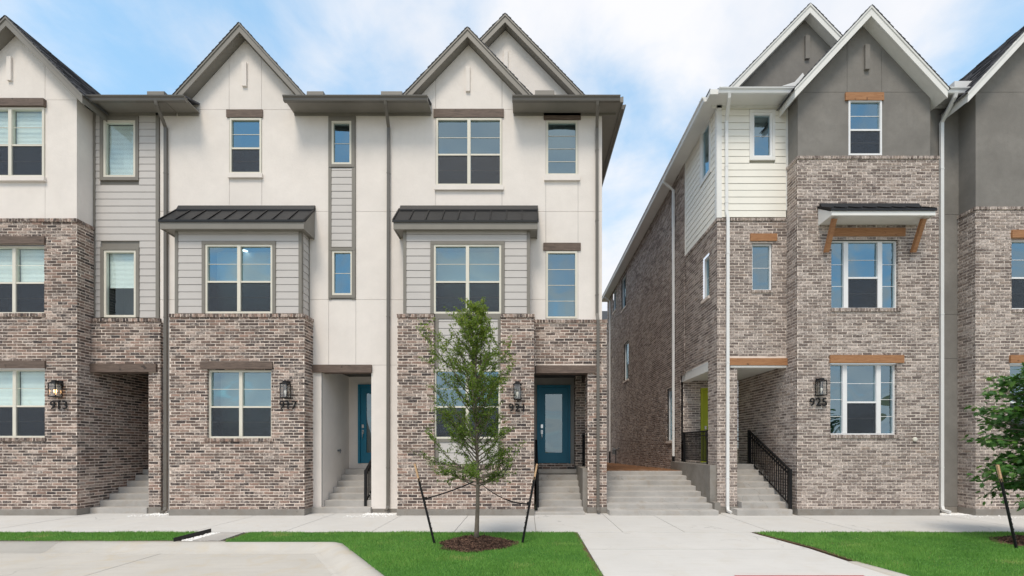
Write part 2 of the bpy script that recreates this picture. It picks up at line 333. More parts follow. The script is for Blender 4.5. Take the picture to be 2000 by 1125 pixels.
# joints of the bay are narrow recessed saw cuts between two slabs
WALK0, WALK1 = 9.42, 12.25
side = structure(prism_obj('sidewalk', [(-40, WALK0), (40, WALK0), (40, WALK1), (-40, WALK1)], -0.165, -0.03, M['joint_w']))
cuts = [-18.6, -16.2, -13.8, -11.4, -9.0, -6.95, -5.05, -3.22, -1.50, 0.20, 2.0, 3.28, 5.1, 7.0, 8.9, 10.8, 12.8, 14.9, 17.2]
for a, b in zip(cuts[:-1], cuts[1:]):
    MB().prism_z([(a+0.006, WALK0), (b-0.006, WALK0), (b-0.006, WALK1), (a+0.006, WALK1)], -0.028, 0.003*random.random()).build('paving_slab', M['walk'], side)
walk = structure(prism_obj('walkway', [(1.06, 5.76), (5.04, 5.76), (4.90, 8.1), (4.62, WALK0-0.006), (1.06, WALK0-0.006)], -0.165, -0.03, M['joint_w']))
MB().prism_z([(1.06, 7.865), (4.915, 7.865), (4.62, WALK0-0.012), (1.06, WALK0-0.012)], -0.028, 0.0).build('paving_slab', M['walk'], walk)
MB().prism_z([(1.06, 5.76), (5.04, 5.76), (4.917, 7.855), (1.06, 7.855)], -0.028, -0.002).build('paving_slab', M['walk'], walk)
MB().prism_z([(2.85, 6.14), (4.62, 6.14), (4.62, 6.245), (2.85, 6.245)], 0.002, 0.0035).build('painted_red_line', M['red'], walk)
def kerb(pts, width, z0=-0.12, z1=0.004):
    prof = [(-0.02, z0-0.05), (-0.02, z0+0.003), (0.05, z0+0.006), (0.12, z0+0.03), (0.19, z0+0.075), (0.26, z1-0.012), (0.33, z1), (0.33+width, z1), (0.33+width, z0-0.05)]
    r = MB(); L = []
    for i, p in enumerate(pts):
        d = (Vector(pts[min(i+1, len(pts)-1)]) - Vector(pts[max(i-1, 0)])).normalized(); n = Vector((-d.y, d.x))
        p = Vector(p); L.append([(p.x+n.x*(o-0.28), p.y+n.y*(o-0.28), z) for o, z in prof])
    k = len(prof); vs = [q for l in L for q in l]; fs = []
    for i in range(len(L)-1):
        for j in range(k-1): fs.append((i*k+j, (i+1)*k+j, (i+1)*k+j+1, i*k+j+1))
    r.raw(vs, fs + [tuple(range(k)), tuple((len(L)-1)*k+j for j in range(k-1, -1, -1))]); return structure(r.build('kerb', M['bay'], smooth=True))
arc = [(-3.78 + 0.35*math.sin(t), 7.99 + 0.35*math.cos(t)) for t in np.linspace(0.0, 0.96, 7)]
kerb([(-40, 8.34), (-8.6, 8.34)], 0.14); kerb([(-8.59, 8.34), (-3.80, 8.34)] + arc + [(-1.93, 5.86), (-1.80, 5.76), (1.05, 5.76)], 0.14)
kerb([(4.98, 5.76), (40, 5.76)], 0.14)
edge = MB(); pp = [(4.985, 7.0, 0.004), (5.015, 6.6, 0.018), (5.05, 6.2, 0.03), (5.08, 5.8, 0.03)]
for (x, y, z) in pp: edge.v += [(x-0.10, y, -0.10), (x-0.06, y, z*0.4), (x, y, z), (x+0.10, y, z), (x+0.12, y, -0.10)]
for i in range(3):
    for j in range(4): edge.f.append((i*5+j, (i+1)*5+j, (i+1)*5+j+1, i*5+j+1))
structure(edge.build('kerb', M['bay'], smooth=True))

def lawn(poly, label, density, name='lawn'):
    # a low turf mat and the grass blades on it
    soil = structure(prism_obj('lawn_soil', poly, -0.16, 0.002, M['soil']))
    xs = [p[0] for p in poly]; ys = [p[1] for p in poly]
    x0, x1, y0, y1 = min(xs), max(xs), min(ys), max(ys)
    n = int((x1-x0)*(y1-y0)*density); px = rng.uniform(x0, x1, n); py = rng.uniform(y0, y1, n)
    ins = np.zeros(n, bool); j = len(poly)-1
    for i in range(len(poly)):
        xi, yi = poly[i]; xj, yj = poly[j]
        if yi != yj:
            c = ((yi > py) != (yj > py)) & (px < (xj-xi)*(py-yi)/(yj-yi)+xi); ins ^= c
        j = i
    px, py = px[ins], py[ins]
    dist = np.full(len(px), 9.0)
    for i in range(len(poly)):
        (xa, ya_), (xb, yb_) = poly[i], poly[(i+1) % len(poly)]; L2 = (xb-xa)**2+(yb_-ya_)**2; t_ = np.clip(((px-xa)*(xb-xa)+(py-ya_)*(yb_-ya_))/L2, 0, 1)
        dist = np.minimum(dist, np.hypot(px-xa-t_*(xb-xa), py-ya_-t_*(yb_-ya_)))
    k = dist > 0.035 + 0.030*np.sin(px*4.3+py*2.9) + 0.02*np.sin(px*17+py*11) + rng.normal(0, 0.012, len(px)); px, py = px[k], py[k]
    for (mx, my, mr) in MULCH:
        k = ((px-mx)/mr[0])**2 + ((py-my)/mr[1])**2 > 0.9; px, py = px[k], py[k]
    patch = np.sin(px*1.9+py*0.7) * np.sin(py*2.7-px*0.6) * 0.5 + np.sin(px*5.1+1.3)*np.sin(py*6.3)*0.3
    keep = rng.random(len(px)) < 0.92 + 0.2*patch; px, py, patch = px[keep], py[keep], patch[keep]
    px = px + rng.normal(0, 0.018, len(px)); py = py + rng.normal(0, 0.018, len(py)) + 0.012*np.sin(px*9)
    n = len(px); h = rng.uniform(0.024, 0.052, n) * (1+0.35*patch); a = rng.uniform(0, 2*np.pi, n); wd = rng.uniform(0.003, 0.0055, n)
    lean = rng.uniform(0.0, 0.03, n); la = rng.uniform(0, 2*np.pi, n)
    V = np.empty((n, 3, 3)); 
    V[:,0] = np.c_[px-np.cos(a)*wd, py-np.sin(a)*wd, np.full(n, 0.0)]; V[:,1] = np.c_[px+np.cos(a)*wd, py+np.sin(a)*wd, np.full(n, 0.0)]
    V[:,2] = np.c_[px+np.cos(la)*lean, py+np.sin(la)*lean, h]
    me = bpy.data.meshes.new(name); me.vertices.add(n*3); me.vertices.foreach_set('co', V.ravel())
    me.loops.add(n*3); me.loops.foreach_set('vertex_index', np.arange(n*3)); me.polygons.add(n); me.polygons.foreach_set('loop_start', np.arange(0, n*3, 3)); me.polygons.foreach_set('loop_total', np.full(n, 3))
    me.update(); me.materials.append(M['grass'])
    tv = np.clip(0.42 + 0.22*patch + rng.normal(0, 0.20, n), 0, 0.95); dry = rng.random(n) < 0.012 + 0.10*np.clip(np.sin(px*3.3+2)*np.sin(py*4.1+px) - 0.82, 0, 1)*5; tv[dry] = 1.25; tv += 0.16*np.sin(px*0.9+0.4)*np.sin(py*1.3+0.5) + 0.10*np.sin(px*3.7+py*1.1)*np.sin(py*4.9-px*2.3)
    for (sx0, sy0, sr) in SPOTS:
        dd = np.hypot((px-sx0)/1.5, py-sy0)/sr; k_ = rng.random(n) < 0.85*np.exp(-dd**2); tv[k_] = 1.2; V[k_, 2, 2] *= 0.45
    t = np.zeros((n*3, 4), np.float32); t[:, 0] = np.repeat(tv, 3); t[:, 3] = 1
    me.attributes.new('tint', 'FLOAT_COLOR', 'POINT').data.foreach_set('color', t.ravel())
    o = put(name, me); tag(o, label, 'grass', kind='stuff')
    cxp, cyp = sum(xs)/len(xs), sum(ys)/len(ys); MB().prism_z([(p[0]-0.07*np.sign(p[0]-cxp), p[1]-0.07*np.sign(p[1]-cyp)) for p in poly], 0.003, 0.008).build('turf', M['turf'], soil)
SPOTS = [(-4.9, 9.05, 0.16), (-1.05, 7.15, 0.13), (-0.05, 6.75, 0.10), (0.75, 8.2, 0.14), (5.9, 8.1, 0.17), (7.4, 6.9, 0.12), (-9.5, 8.9, 0.15), (-2.6, 8.3, 0.10), (-4.05, 9.2, 0.12)]
MULCH = [(-0.90, 8.16, (0.66, 0.56)), (9.40, 8.16, (0.80, 0.62))]
lawn([(-17, 9.40), (-6.56, 9.40), (-6.58, 8.50), (-17, 8.50)], 'green grass strip left of the black edging', 5200)
lawn([(-5.72, 9.40), (1.04, 9.40), (1.04, 5.9), (-1.70, 5.9), (-3.42, 8.36), (-3.62, 8.50), (-5.66, 8.50)], 'green grass around the slim young tree', 5200)
lawn([(4.66, 9.40), (15, 9.40), (15, 5.9), (5.16, 5.9), (5.05, 7.2), (4.98, 8.1)], 'green grass right of the wide walkway', 5000)
path = structure(prism_obj('service_path', [(-6.55, 8.49), (-5.73, 8.49), (-5.73, 9.41), (-6.55, 9.41)], -0.16, -0.012, M['soil']))
MB().prism_z([(-6.27, 8.55), (-5.74, 8.55), (-5.80, 9.36), (-6.27, 9.36)], -0.011, 0.012).build('paving_slab', M['step'], path)
def pebbles(spots, label):
    m = MB()
    for (x0, x1, y0, y1, n, z) in spots:
        for i in range(n):
            x, y = random.uniform(x0, x1), random.uniform(y0, y1); r = random.uniform(0.010, 0.026); h = r*random.uniform(0.5, 0.9)
            k = 6; a0 = random.random(); vs = [(x, y, z+h)] + [(x+r*random.uniform(.75,1.2)*math.cos(a0+j*math.tau/k), y+r*random.uniform(.75,1.2)*math.sin(a0+j*math.tau/k), z+h*0.35) for j in range(k)]
            vs += [(x+r*0.7*math.cos(a0+j*math.tau/k), y+r*0.7*math.sin(a0+j*math.tau/k), z-0.004) for j in range(k)]
            m.raw(vs, [(0, 1+j, 1+(j+1)%k) for j in range(k)] + [(1+j, 7+j, 7+(j+1)%k, 1+(j+1)%k) for j in range(k)])
    return tag(m.build('pebbles', M['pebble']), label, 'gravel', kind='stuff')
pebbles([(-6.52, -6.28, 8.5, 9.4, 340, -0.012), (-6.3, -5.75, 8.5, 8.54, 60, -0.012)], 'white pebbles along the black lawn edging')
pebbles([(-9.85, -9.25, 11.70, 12.10, 260, 0.002), (-10.2, -9.3, 11.5, 11.75, 40, 0.002)], 'white pebbles below the leftmost taupe downspout')
pebbles([(-4.25, -3.38, 11.72, 12.1, 420, 0.002), (-4.6, -3.5, 11.35, 11.75, 60, 0.002)], 'white pebbles by the downspout right of the narrow teal door')
pebbles([(10.65, 11.5, 11.72, 12.1, 420, 0.002), (10.9, 12.4, 11.2, 11.72, 60, 0.002)], 'white pebbles below the white downspout beside grey stucco')
e = MB(); e.prism_z([(-6.56, 8.46), (-6.54, 8.46), (-6.52, 9.42), (-6.54, 9.42)], -0.1, 0.075)
tag(e.build('lawn_edging', M['iron']), 'black lawn edging strip beside white pebbles', 'edging')

# ------------------------------------------------------------------ brickwork
COURSE, BH, BL, BJ = 0.0762, 0.0575, 0.254, 0.0180
class BrickWall:
    """mortar bed with real openings; bricks laid on it piece by piece"""
    def __init__(s, house, side): s.h, s.side, s.mort, s.pcs, s.seed = house, side, MB(), [], random.Random(len(house.name)*7+int(abs(house.location.x)*10))
    def P(s, ax, c, sg, u, z, o): return (u, c - o, z) if ax == 'x' else (c + sg*o, u, z)
    def panel(s, ax, c, u0, u1, z0, z1, holes=(), sg=-1, reveal=0.09):
        us = sorted({u0, u1, *[min(max(h[k], u0), u1) for h in holes for k in (0, 1)]}); zs = sorted({z0, z1, *[min(max(h[k], z0), z1) for h in holes for k in (2, 3)]})
        for a, b in zip(us[:-1], us[1:]):
            for p, q in zip(zs[:-1], zs[1:]):
                if any(h[0] < (a+b)/2 < h[1] and h[2] < (p+q)/2 < h[3] for h in holes): continue
                s.mort.raw([s.P(ax,c,sg,a,p,-0.009), s.P(ax,c,sg,b,p,-0.009), s.P(ax,c,sg,b,q,-0.009), s.P(ax,c,sg,a,q,-0.009)], [(0,1,2,3)])
        k0 = int(math.floor((z0-0.16)/COURSE + 0.001))
        k = k0
        while 0.16 + k*COURSE < z1 - 0.012:
            za = max(0.16 + k*COURSE + BJ/2, z0); zb = min(0.16 + k*COURSE + BJ/2 + BH, z1)
            if zb - za > 0.015:
                off = (0.5*BL if k % 2 else 0) + s.seed.uniform(-0.018, 0.018)
                j = math.floor((u0 - off)/BL) - 1
                while off + j*BL < u1:
                    a, b = max(off + j*BL, u0), min(off + (j+1)*BL - BJ, u1); j += 1
                    segs = [(a, b)]
                    for h in holes:
                        if h[2] < zb - 0.004 and h[3] > za + 0.004:
                            ns = []
                            for (p, q) in segs:
                                if q <= h[0] or p >= h[1]: ns.append((p, q))
                                else:
                                    if p < h[0]: ns.append((p, h[0]))
                                    if q > h[1]: ns.append((h[1], q))
                            segs = ns
                    for (p, q) in segs:
                        if q - p > 0.022: s.pcs.append((ax, c, sg, p, q, za, zb, 0.0))
            k += 1
        if ax == 'x':
            for h in holes:
                if len(h) > 4 and h[4]:
                    for xc, sgn in ((h[0], 1), (h[1], -1)):
                        if sgn * (0 - xc) > 0 or True: s.panel('y', xc, c + 0.010, c + reveal, h[2], h[3], sg=sgn)
    def rowlock(s, ax, c, u0, u1, ztop, h=0.085, proud=0.022, sg=-1, pitch=0.0762):
        n = max(1, round((u1-u0)/pitch)); w_ = (u1-u0)/n
        s.mort.raw([s.P(ax,c,sg,u0,ztop-h,proud-0.006), s.P(ax,c,sg,u1,ztop-h,proud-0.006), s.P(ax,c,sg,u1,ztop-0.004,proud-0.006), s.P(ax,c,sg,u0,ztop-0.004,proud-0.006),
                    s.P(ax,c,sg,u0,ztop-0.004,-0.05), s.P(ax,c,sg,u1,ztop-0.004,-0.05), s.P(ax,c,sg,u0,ztop-h,-0.05), s.P(ax,c,sg,u1,ztop-h,-0.05)], [(0,1,2,3),(3,2,5,4),(0,1,7,6)])
        for i in range(n): s.pcs.append((ax, c, sg, u0+i*w_+0.004, u0+(i+1)*w_-0.004, ztop-h, ztop, proud))
    def tint(s): return (min(1, max(0, s.seed.betavariate(1.25, 1.45))), s.seed.random(), s.seed.random())
    def finish(s):
        mat = M['brick_'+s.side]
        wall = s.mort.build('brick_wall', M['mortar_'+s.side], s.h)
        full = [p for p in s.pcs if p[0] == 'x' and p[7] == 0 and abs(p[4]-p[3]-(BL-BJ)) < 1e-4 and abs(p[6]-p[5]-BH) < 1e-4 and abs(VPX + (p[3]+p[4])/2*FPX/p[1] - 1000) < 985]
        full.sort(key=lambda p: (p[1], ((p[3]+p[4])/2)**2 + (p[5]-CAM_Z)**2)); own = set(id(p) for p in full[:290])
        def geo(m, ax, c, sg, a, b, p, q, o, r, ti):
            j = lambda k: r.uniform(-k, k)
            f = [(a+j(.007), p+j(.003)), (b+j(.007), p+j(.003)), (b+j(.007), q+j(.003)), (a+j(.007), q+j(.003))]; cz = 0.004; d = o + j(.003)
            vs = [s.P(ax,c,sg,u,z,d-0.004) for u, z in f] + [s.P(ax,c,sg,u+cz if u < (a+b)/2 else u-cz, z+cz if z < (p+q)/2 else z-cz, d+j(.0008)) for u, z in f] + [s.P(ax,c,sg,u,z,min(o,0)-0.03 if o == 0 else -0.03) for u, z in f]
            m.raw(vs, [(4,5,6,7)] + [(i, (i+1)%4, 4+(i+1)%4, 4+i) for i in range(4)] + [(8+i, 8+(i+1)%4, (i+1)%4, i) for i in range(4)], ti)
        pool = []
        for i in range(48):
            m = MB(); geo(m, 'x', 0, -1, 0, BL-BJ, 0, BH, 0.0, s.seed, s.tint()); pool.append(m.mesh('brick', mat))
        rest = MB()
        for p in s.pcs:
            if id(p) in own:
                o = put('brick', s.seed.choice(pool), wall); o.location = (p[3], p[1], p[5])
            else: geo(rest, *p, s.seed, s.tint())
        rest.build('brickwork', mat, wall, kind='stuff')

# ------------------------------------------------------------------ windows, doors, trims
def window(house, x0, x1, z0, z1, y, mat, cols=('hung', 'hung'), fr=0.05, mull=0.085, blind=None, grid=1, weights=None, axis='x', sg=-1, glassmat=None, recess=0.5):
    """y: front plane of the frame. axis 'y': window in a side wall, x0..x1 run along y and y is the wall's x."""
    def bx(m, a, b, p, q, o0, o1):                   # a..b across, p..q up, o0..o1 depth behind the front plane
        if axis == 'x': m.box(a, b, y+o0, y+o1, p, q)
        else: m.box(y-sg*o0, y-sg*o1, a, b, p, q)
        return m
    W = MB(); bx(W, x0, x0+fr, z0, z1, 0, 0.09); bx(W, x1-fr, x1, z0, z1, 0, 0.09); bx(W, x0+fr, x1-fr, z0, z0+fr, 0, 0.09); bx(W, x0+fr, x1-fr, z1-fr, z1, 0, 0.09)
    n = len(cols); weights = weights or [1]*n; tot = (x1-x0-2*fr-(n-1)*mull); a = x0+fr; gl = []
    for i, (c, wt) in enumerate(zip(cols, weights)):
        b = a + tot*wt/sum(weights)
        if i < n-1: bx(W, b, b+mull, z0+fr, z1-fr, -0.004, 0.09)
        zm = z0 + (z1-z0)*0.46
        if c == 'hung':
            bx(W, a, b, zm-0.022, zm+0.022, 0.008, 0.085); gl.append((a, b, zm+0.022, z1-fr, 0, grid)); gl.append((a, b, z0+fr, zm-0.022, 1, 1))
        else: gl.append((a, b, z0+fr, z1-fr, 0, int(c[5:] or 3) if c.startswith('fixed') else 2))
        a = b + mull
    win = W.build('window', mat, house)
    for (a, b, p, q, low, ng) in gl:
        gm = glassmat or (M['glass_blind'] if (blind and not low) else M['glass'])
        bx(MB(), a, b, p, q, 0.050, 0.056).build('pane', gm, win)
        for k in range(ng):
            zz = p + (q-p)*(k+1)/(ng+1); bx(MB(), a, b, zz-0.006, zz+0.006, 0.040, 0.049).build('muntin', mat, win)
        if low:
            bx(MB(), a+0.012, b-0.004, p+0.006, q-0.002, 0.020, 0.023).build('insect_screen', M['screen'], win)
        if blind:
            lo = p if not low else (p if blind == 'full' else None)
            if lo is not None:
                bm = MB(); zz = q - 0.02
                stop = p if blind in ('full', 'upper') else p + (q-p)*0.45
                while zz > stop + 0.01:
                    if axis == 'x': bm.raw([(a, y+0.110, zz-0.016), (b, y+0.110, zz-0.016), (b, y+0.120, zz+0.016), (a, y+0.120, zz+0.016)], [(0,1,2,3)])
                    zz -= 0.034
                bm.build('blind', M['blind'], win, kind='stuff')
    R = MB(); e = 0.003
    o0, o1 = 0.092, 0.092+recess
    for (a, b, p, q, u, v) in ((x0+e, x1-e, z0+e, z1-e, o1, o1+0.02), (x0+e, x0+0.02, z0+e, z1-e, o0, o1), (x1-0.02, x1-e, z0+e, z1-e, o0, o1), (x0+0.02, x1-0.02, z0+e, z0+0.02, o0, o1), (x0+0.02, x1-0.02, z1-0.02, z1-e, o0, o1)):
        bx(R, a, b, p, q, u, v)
    R.build('window_recess', random.choice((M['room'], M['room'], M['room_pale'], M['room_dark'])), win)  # dark box added behind the panes, its colour standing in for unlit-room shade
    return win
def casing(win, x0, x1, z0, z1, y, w_, mat, thick=0.03, top=None, bottom=True):
    top = w_ if top is None else top
    box_part('casing', mat, win, x0-w_, x0-0.002, y-thick, y+0.05, z0, z1); box_part('casing', mat, win, x1+0.002, x1+w_, y-thick, y+0.05, z0, z1)
    box_part('casing', mat, win, x0-w_, x1+w_, y-thick-0.003, y+0.05, z1+0.001, z1+top)
    if bottom: box_part('casing', mat, win, x0-w_, x1+w_, y-thick-0.003, y+0.05, z0-w_, z0-0.001)
def siding(house, x0, x1, z0, z1, y, mat, holes=(), pitch=0.187, axis='x', sg=-1, phase=0.0):
    z = z0 + phase
    k = 0
    while z < z1 - 0.02:
        a, b = max(z, z0), min(z+pitch, z1)
        segs = [(x0, x1)]
        for h in holes:
            if h[2] < b - 0.02 and h[3] > a + 0.02:
                ns = []
                for p, q in segs:
                    if q <= h[0] or p >= h[1]: ns.append((p, q)); continue
                    if p < h[0]: ns.append((p, h[0]))
                    if q > h[1]: ns.append((h[1], q))
                segs = ns
        for p, q in segs:
            if q - p < 0.02: continue
            j = random.uniform(-.001, .001)
            prof = [(y+0.012, a+0.010), (y-0.020+j, a+0.010), (y-0.012+j, b), (y+0.012, b)]  # gap below each plank bares the darker backing in place of lap shadow
            if axis == 'x': MB().prism_x(prof, p, q).build('siding_plank', mat, house)
            else: MB().prism_y([(y-sg*(0.012), a+0.010), (y+sg*(0.020+j), a+0.010), (y+sg*(0.012+j), b), (y-sg*0.012, b)], p, q).build('siding_plank', mat, house)
        z += pitch
def lintel(house, x0, x1, z0, z1, y, mat, depth=0.10): 
    c = 0.006; m = MB(); j = lambda: random.uniform(-.004, .004)
    P = [(x0, z0+c), (x0+c, z0), (x1-c, z0), (x1, z0+c), (x1, z1-c), (x1-c, z1), (x0+c, z1), (x0, z1-c)]
    m.prism_y([(a+j()*0.5, b+j()*0.5) for a, b in P], y-0.03, y+depth); return m.build('lintel', mat, house)
def rect_minus(r, holes):
    out = [r]
    for h in holes:
        nx = []
        for (a, b, p, q) in out:
            if h[1] <= a or h[0] >= b or h[3] <= p or h[2] >= q: nx.append((a, b, p, q)); continue
            a2, b2 = max(a, h[0]), min(b, h[1])
            if a < h[0]: nx.append((a, h[0], p, q))
            if b > h[1]: nx.append((h[1], b, p, q))
            if p < h[2]: nx.append((a2, b2, p, h[2]))
            if q > h[3]: nx.append((a2, b2, h[3], q))
        out = nx
    return out
def panels(house, rects, y, mat, holes=(), back=0.06, gap=0.004):
    for (a, b, p, q) in rects:
        m = MB()
        for (a2, b2, p2, q2) in rect_minus((a+gap, b-gap, p+gap, q-gap), holes):
            if b2-a2 > 0.004 and q2-p2 > 0.004: m.box(a2, b2, y, y+back, p2, q2)
        if m.v: m.build('stucco_panel', mat, house)
def clip(poly, k, v, keep_less):
    out = []
    for i in range(len(poly)):
        p, q = poly[i], poly[(i+1) % len(poly)]; ip = (p[k] <= v) == keep_less; iq = (q[k] <= v) == keep_less
        if ip: out.append(p)
        if ip != iq:
            t = (v-p[k])/(q[k]-p[k]); out.append((p[0]+t*(q[0]-p[0]), p[1]+t*(q[1]-p[1])))
    return out
def gable_panels(house, poly, cutsx, y, mat, back=0.06, gap=0.004):
    xs = [-99] + list(cutsx) + [99]
    for a, b in zip(xs[:-1], xs[1:]):
        q = clip(clip(poly, 0, a+gap, False), 0, b-gap, True)
        if len(q) >= 3: MB().prism_y(q, y, y+back).build('stucco_panel', mat, house)
def downspout(house, pts, mat, w_=0.075, d_=0.055):
    m = MB(); m.tube(pts, 1, rect=(w_, d_)); o = m.build('downspout', mat, house)
    pts = [Vector(p) for p in pts]
    for i in range(len(pts)-1):                       # wall straps on the long run
        L = (pts[i]-pts[i+1]).length
        if L > 2.2:
            for f in (0.12, 0.5, 0.9):
                p = pts[i].lerp(pts[i+1], f); s = MB(); s.box(p.x-w_/2-0.006, p.x+w_/2+0.006, p.y-d_/2-0.005, p.y+d_/2+0.01, p.z-0.012, p.z+0.012); s.build('strap', mat, o)
    return o
RT = math.tan(math.radians(21))
def gutter(house, x0, x1, yw, zs, fm, gm, over=0.45, frieze=True):
    box_part('soffit', fm, house, x0, x1, yw-over, yw-0.002, zs, zs+0.02)
    box_part('eave_fascia', fm, house, x0, x1, yw-over-0.02, yw-over-0.001, zs-0.06, zs+0.06)
    y = yw-over-0.021; zs -= 0.075
    MB().prism_x([(y, zs+0.005), (y-0.065, zs+0.005), (y-0.075, zs+0.03), (y-0.082, zs+0.07), (y-0.115, zs+0.105), (y-0.118, zs+0.128), (y-0.105, zs+0.13), (y-0.10, zs+0.112), (y-0.01, zs+0.112), (y, zs+0.13)], x0-0.004, x1+0.004).build('gutter', gm, house)
    zs += 0.075
    MB().prism_x([(yw-over-0.05, zs+0.062), (yw-over-0.05, zs+0.085), (yw+0.32, zs+0.085+0.82*RT), (yw+0.32, zs+0.03+0.82*RT)], x0, x1, (0.4, 0, 0)).build('eave_roof', M['shingle'], house)
    if frieze: box_part('frieze_board', fm, house, x0+0.02, x1-0.02, yw-0.03, yw-0.001, zs-0.07, zs-0.001)
def shingles(slope_pts, y0, y1, parent):
    """slope_pts: (x,z) at the eave and at the ridge; courses climb from the eave."""
    (xe, ze), (xr, zr) = slope_pts; L = math.hypot(xr-xe, zr-ze); u = ((xr-xe)/L, (zr-ze)/L); nrm = (-u[1], u[0]) if u[0] > 0 else (u[1], -u[0])
    if nrm[1] < 0: nrm = (-nrm[0], -nrm[1])
    m = MB(); s = -0.03; k = 0
    while s < L - 0.02:
        e2 = min(s+0.16, L); y = y0 - random.uniform(0, 0.3)
        while y < y1:
            wd = random.uniform(0.18, 0.36); a, b = max(y, y0), min(y+wd, y1); y += wd
            if b - a < 0.02: continue
            th = random.choice((0.010, 0.016, 0.020)); t = (random.random(), 0, 0)
            P = lambda ss, o, yy: (xe+u[0]*ss+nrm[0]*o, yy, ze+u[1]*ss+nrm[1]*o)
            m.raw([P(s,0.0,a), P(s,0.0,b-.004), P(s,th+0.006,b-.004), P(s,th+0.006,a), P(e2,0.004,a), P(e2,0.004,b-.004)], [(0,1,2,3), (3,2,5,4), (0,3,4), (1,5,2)], t)
        s += 0.14; k += 1
    m.build('shingles', M['shingle'], parent, kind='stuff')
def gable(house, cx, za, hw, m_, yf, yb, fm, sm, t=0.22):
    ze = za - m_*hw
    for sg in (-1, 1):
        e = (cx+sg*hw, ze)
        MB().prism_y([(cx, za), e, (e[0], ze-t), (cx, za-t)], yf, yf+0.03).build('rake_board', fm, house)
        rf = MB().prism_y([(cx, za-0.004), (e[0]-sg*0.004, ze), (e[0]-sg*0.004, ze-t+0.02), (cx, za-t+0.02)], yf+0.031, yb).build('gable_roof', sm, house)
        # drip moulding along the rake
        MB().prism_y([(cx, za+0.012), (e[0]+sg*0.015, ze+0.012-0.015*m_), (e[0]+sg*0.015, ze-0.045-0.015*m_), (cx, za-0.045)], yf-0.018, yf-0.001).build('drip_moulding', fm, house)
        shingles(((e[0]+sg*0.03, ze-0.03*m_+0.02), (cx, za+0.02)), yf-0.03, yb, rf)
def lantern(house, px, py0, py1, y, lit=False):
    x = X(px, y-0.1); z0, z1 = Z(py1, y-0.1), Z(py0, y-0.1); s = 0.085; h = z1-z0; yc = y-0.14
    m = MB(); m.box(x-0.06, x+0.06, y-0.03, y, z1-0.18, z1+0.005)
    m.tube([(x, y-0.03, z1-0.05), (x, yc, z1-0.03)], 0.012); m.box(x-0.05, x+0.05, yc-0.05, yc+0.05, z1-0.05, z1-0.005)
    for dx in (-s, s):
        for dy in (-s, s): m.box(x+dx-0.008, x+dx+0.008, yc+dy-0.008, yc+dy+0.008, z0+0.01, z1-0.085)
    m.box(x-s-0.012, x+s+0.012, yc-s-0.012, yc+s+0.012, z0, z0+0.02)
    o = m.build('wall_lantern', M['iron'], house)
    c = MB(); a, b = s+0.03, 0.045; zc = z1-0.09
    c.raw([(x-a,yc-a,zc),(x+a,yc-a,zc),(x+a,yc+a,zc),(x-a,yc+a,zc),(x-b,yc-b,zc+0.055),(x+b,yc-b,zc+0.055),(x+b,yc+b,zc+0.055),(x-b,yc+b,zc+0.055)], [(0,3,2,1),(4,5,6,7),(0,1,5,4),(1,2,6,5),(2,3,7,6),(3,0,4,7)])
    c.build('lamp_cap', M['iron'], o)
    for (dx, dy) in ((0, -1), (-1, 0), (1, 0), (0, 1)):
        p = MB()
        if dx == 0: p.box(x-s+0.008, x+s-0.008, yc+dy*s-0.002, yc+dy*s+0.002, z0+0.02, zc)
        else: p.box(x+dx*s-0.002, x+dx*s+0.002, yc-s+0.008, yc+s-0.008, z0+0.02, zc)
        p.build('lamp_pane', M['lamp_glass'], o)
    bz = z0+0.06; b = MB(); prof = [(0.014, 0), (0.014, 0.04), (0.03, 0.075), (0.034, 0.10), (0.024, 0.13), (0.004, 0.145)]
    b.tube([(x, yc, bz+q) for r, q in prof], [r for r, q in prof], seg=10); b.build('bulb', M['bulb_on' if lit else 'bulb'], o, smooth=True)
def number(house, text, pxc, py0, py1, y):
    h = (py1-py0)*y/FPX; z = Z(py1, y); adv = h*0.80; x = X(pxc, y) - adv*len(text)/2
    for i, ch in enumerate(text):
        cu = bpy.data.curves.new('digit', 'FONT'); cu.body = ch; cu.size = h*1.5; cu.extrude = 0.008; cu.offset = 0.0015; cu.resolution_u = 4
        ob = bpy.data.objects.new('tmp', cu); COL.objects.link(ob); dg = bpy.context.evaluated_depsgraph_get(); dg.update()
        me = bpy.data.meshes.new_from_object(ob.evaluated_get(dg)); bpy.data.objects.remove(ob)
        me.transform(Matrix.Translation((x+i*adv, y-0.03, z)) @ Matrix.Rotation(math.radians(90), 4, 'X')); me.materials.clear(); me.materials.append(M['iron'])
        put('house_number_digit', me, house)
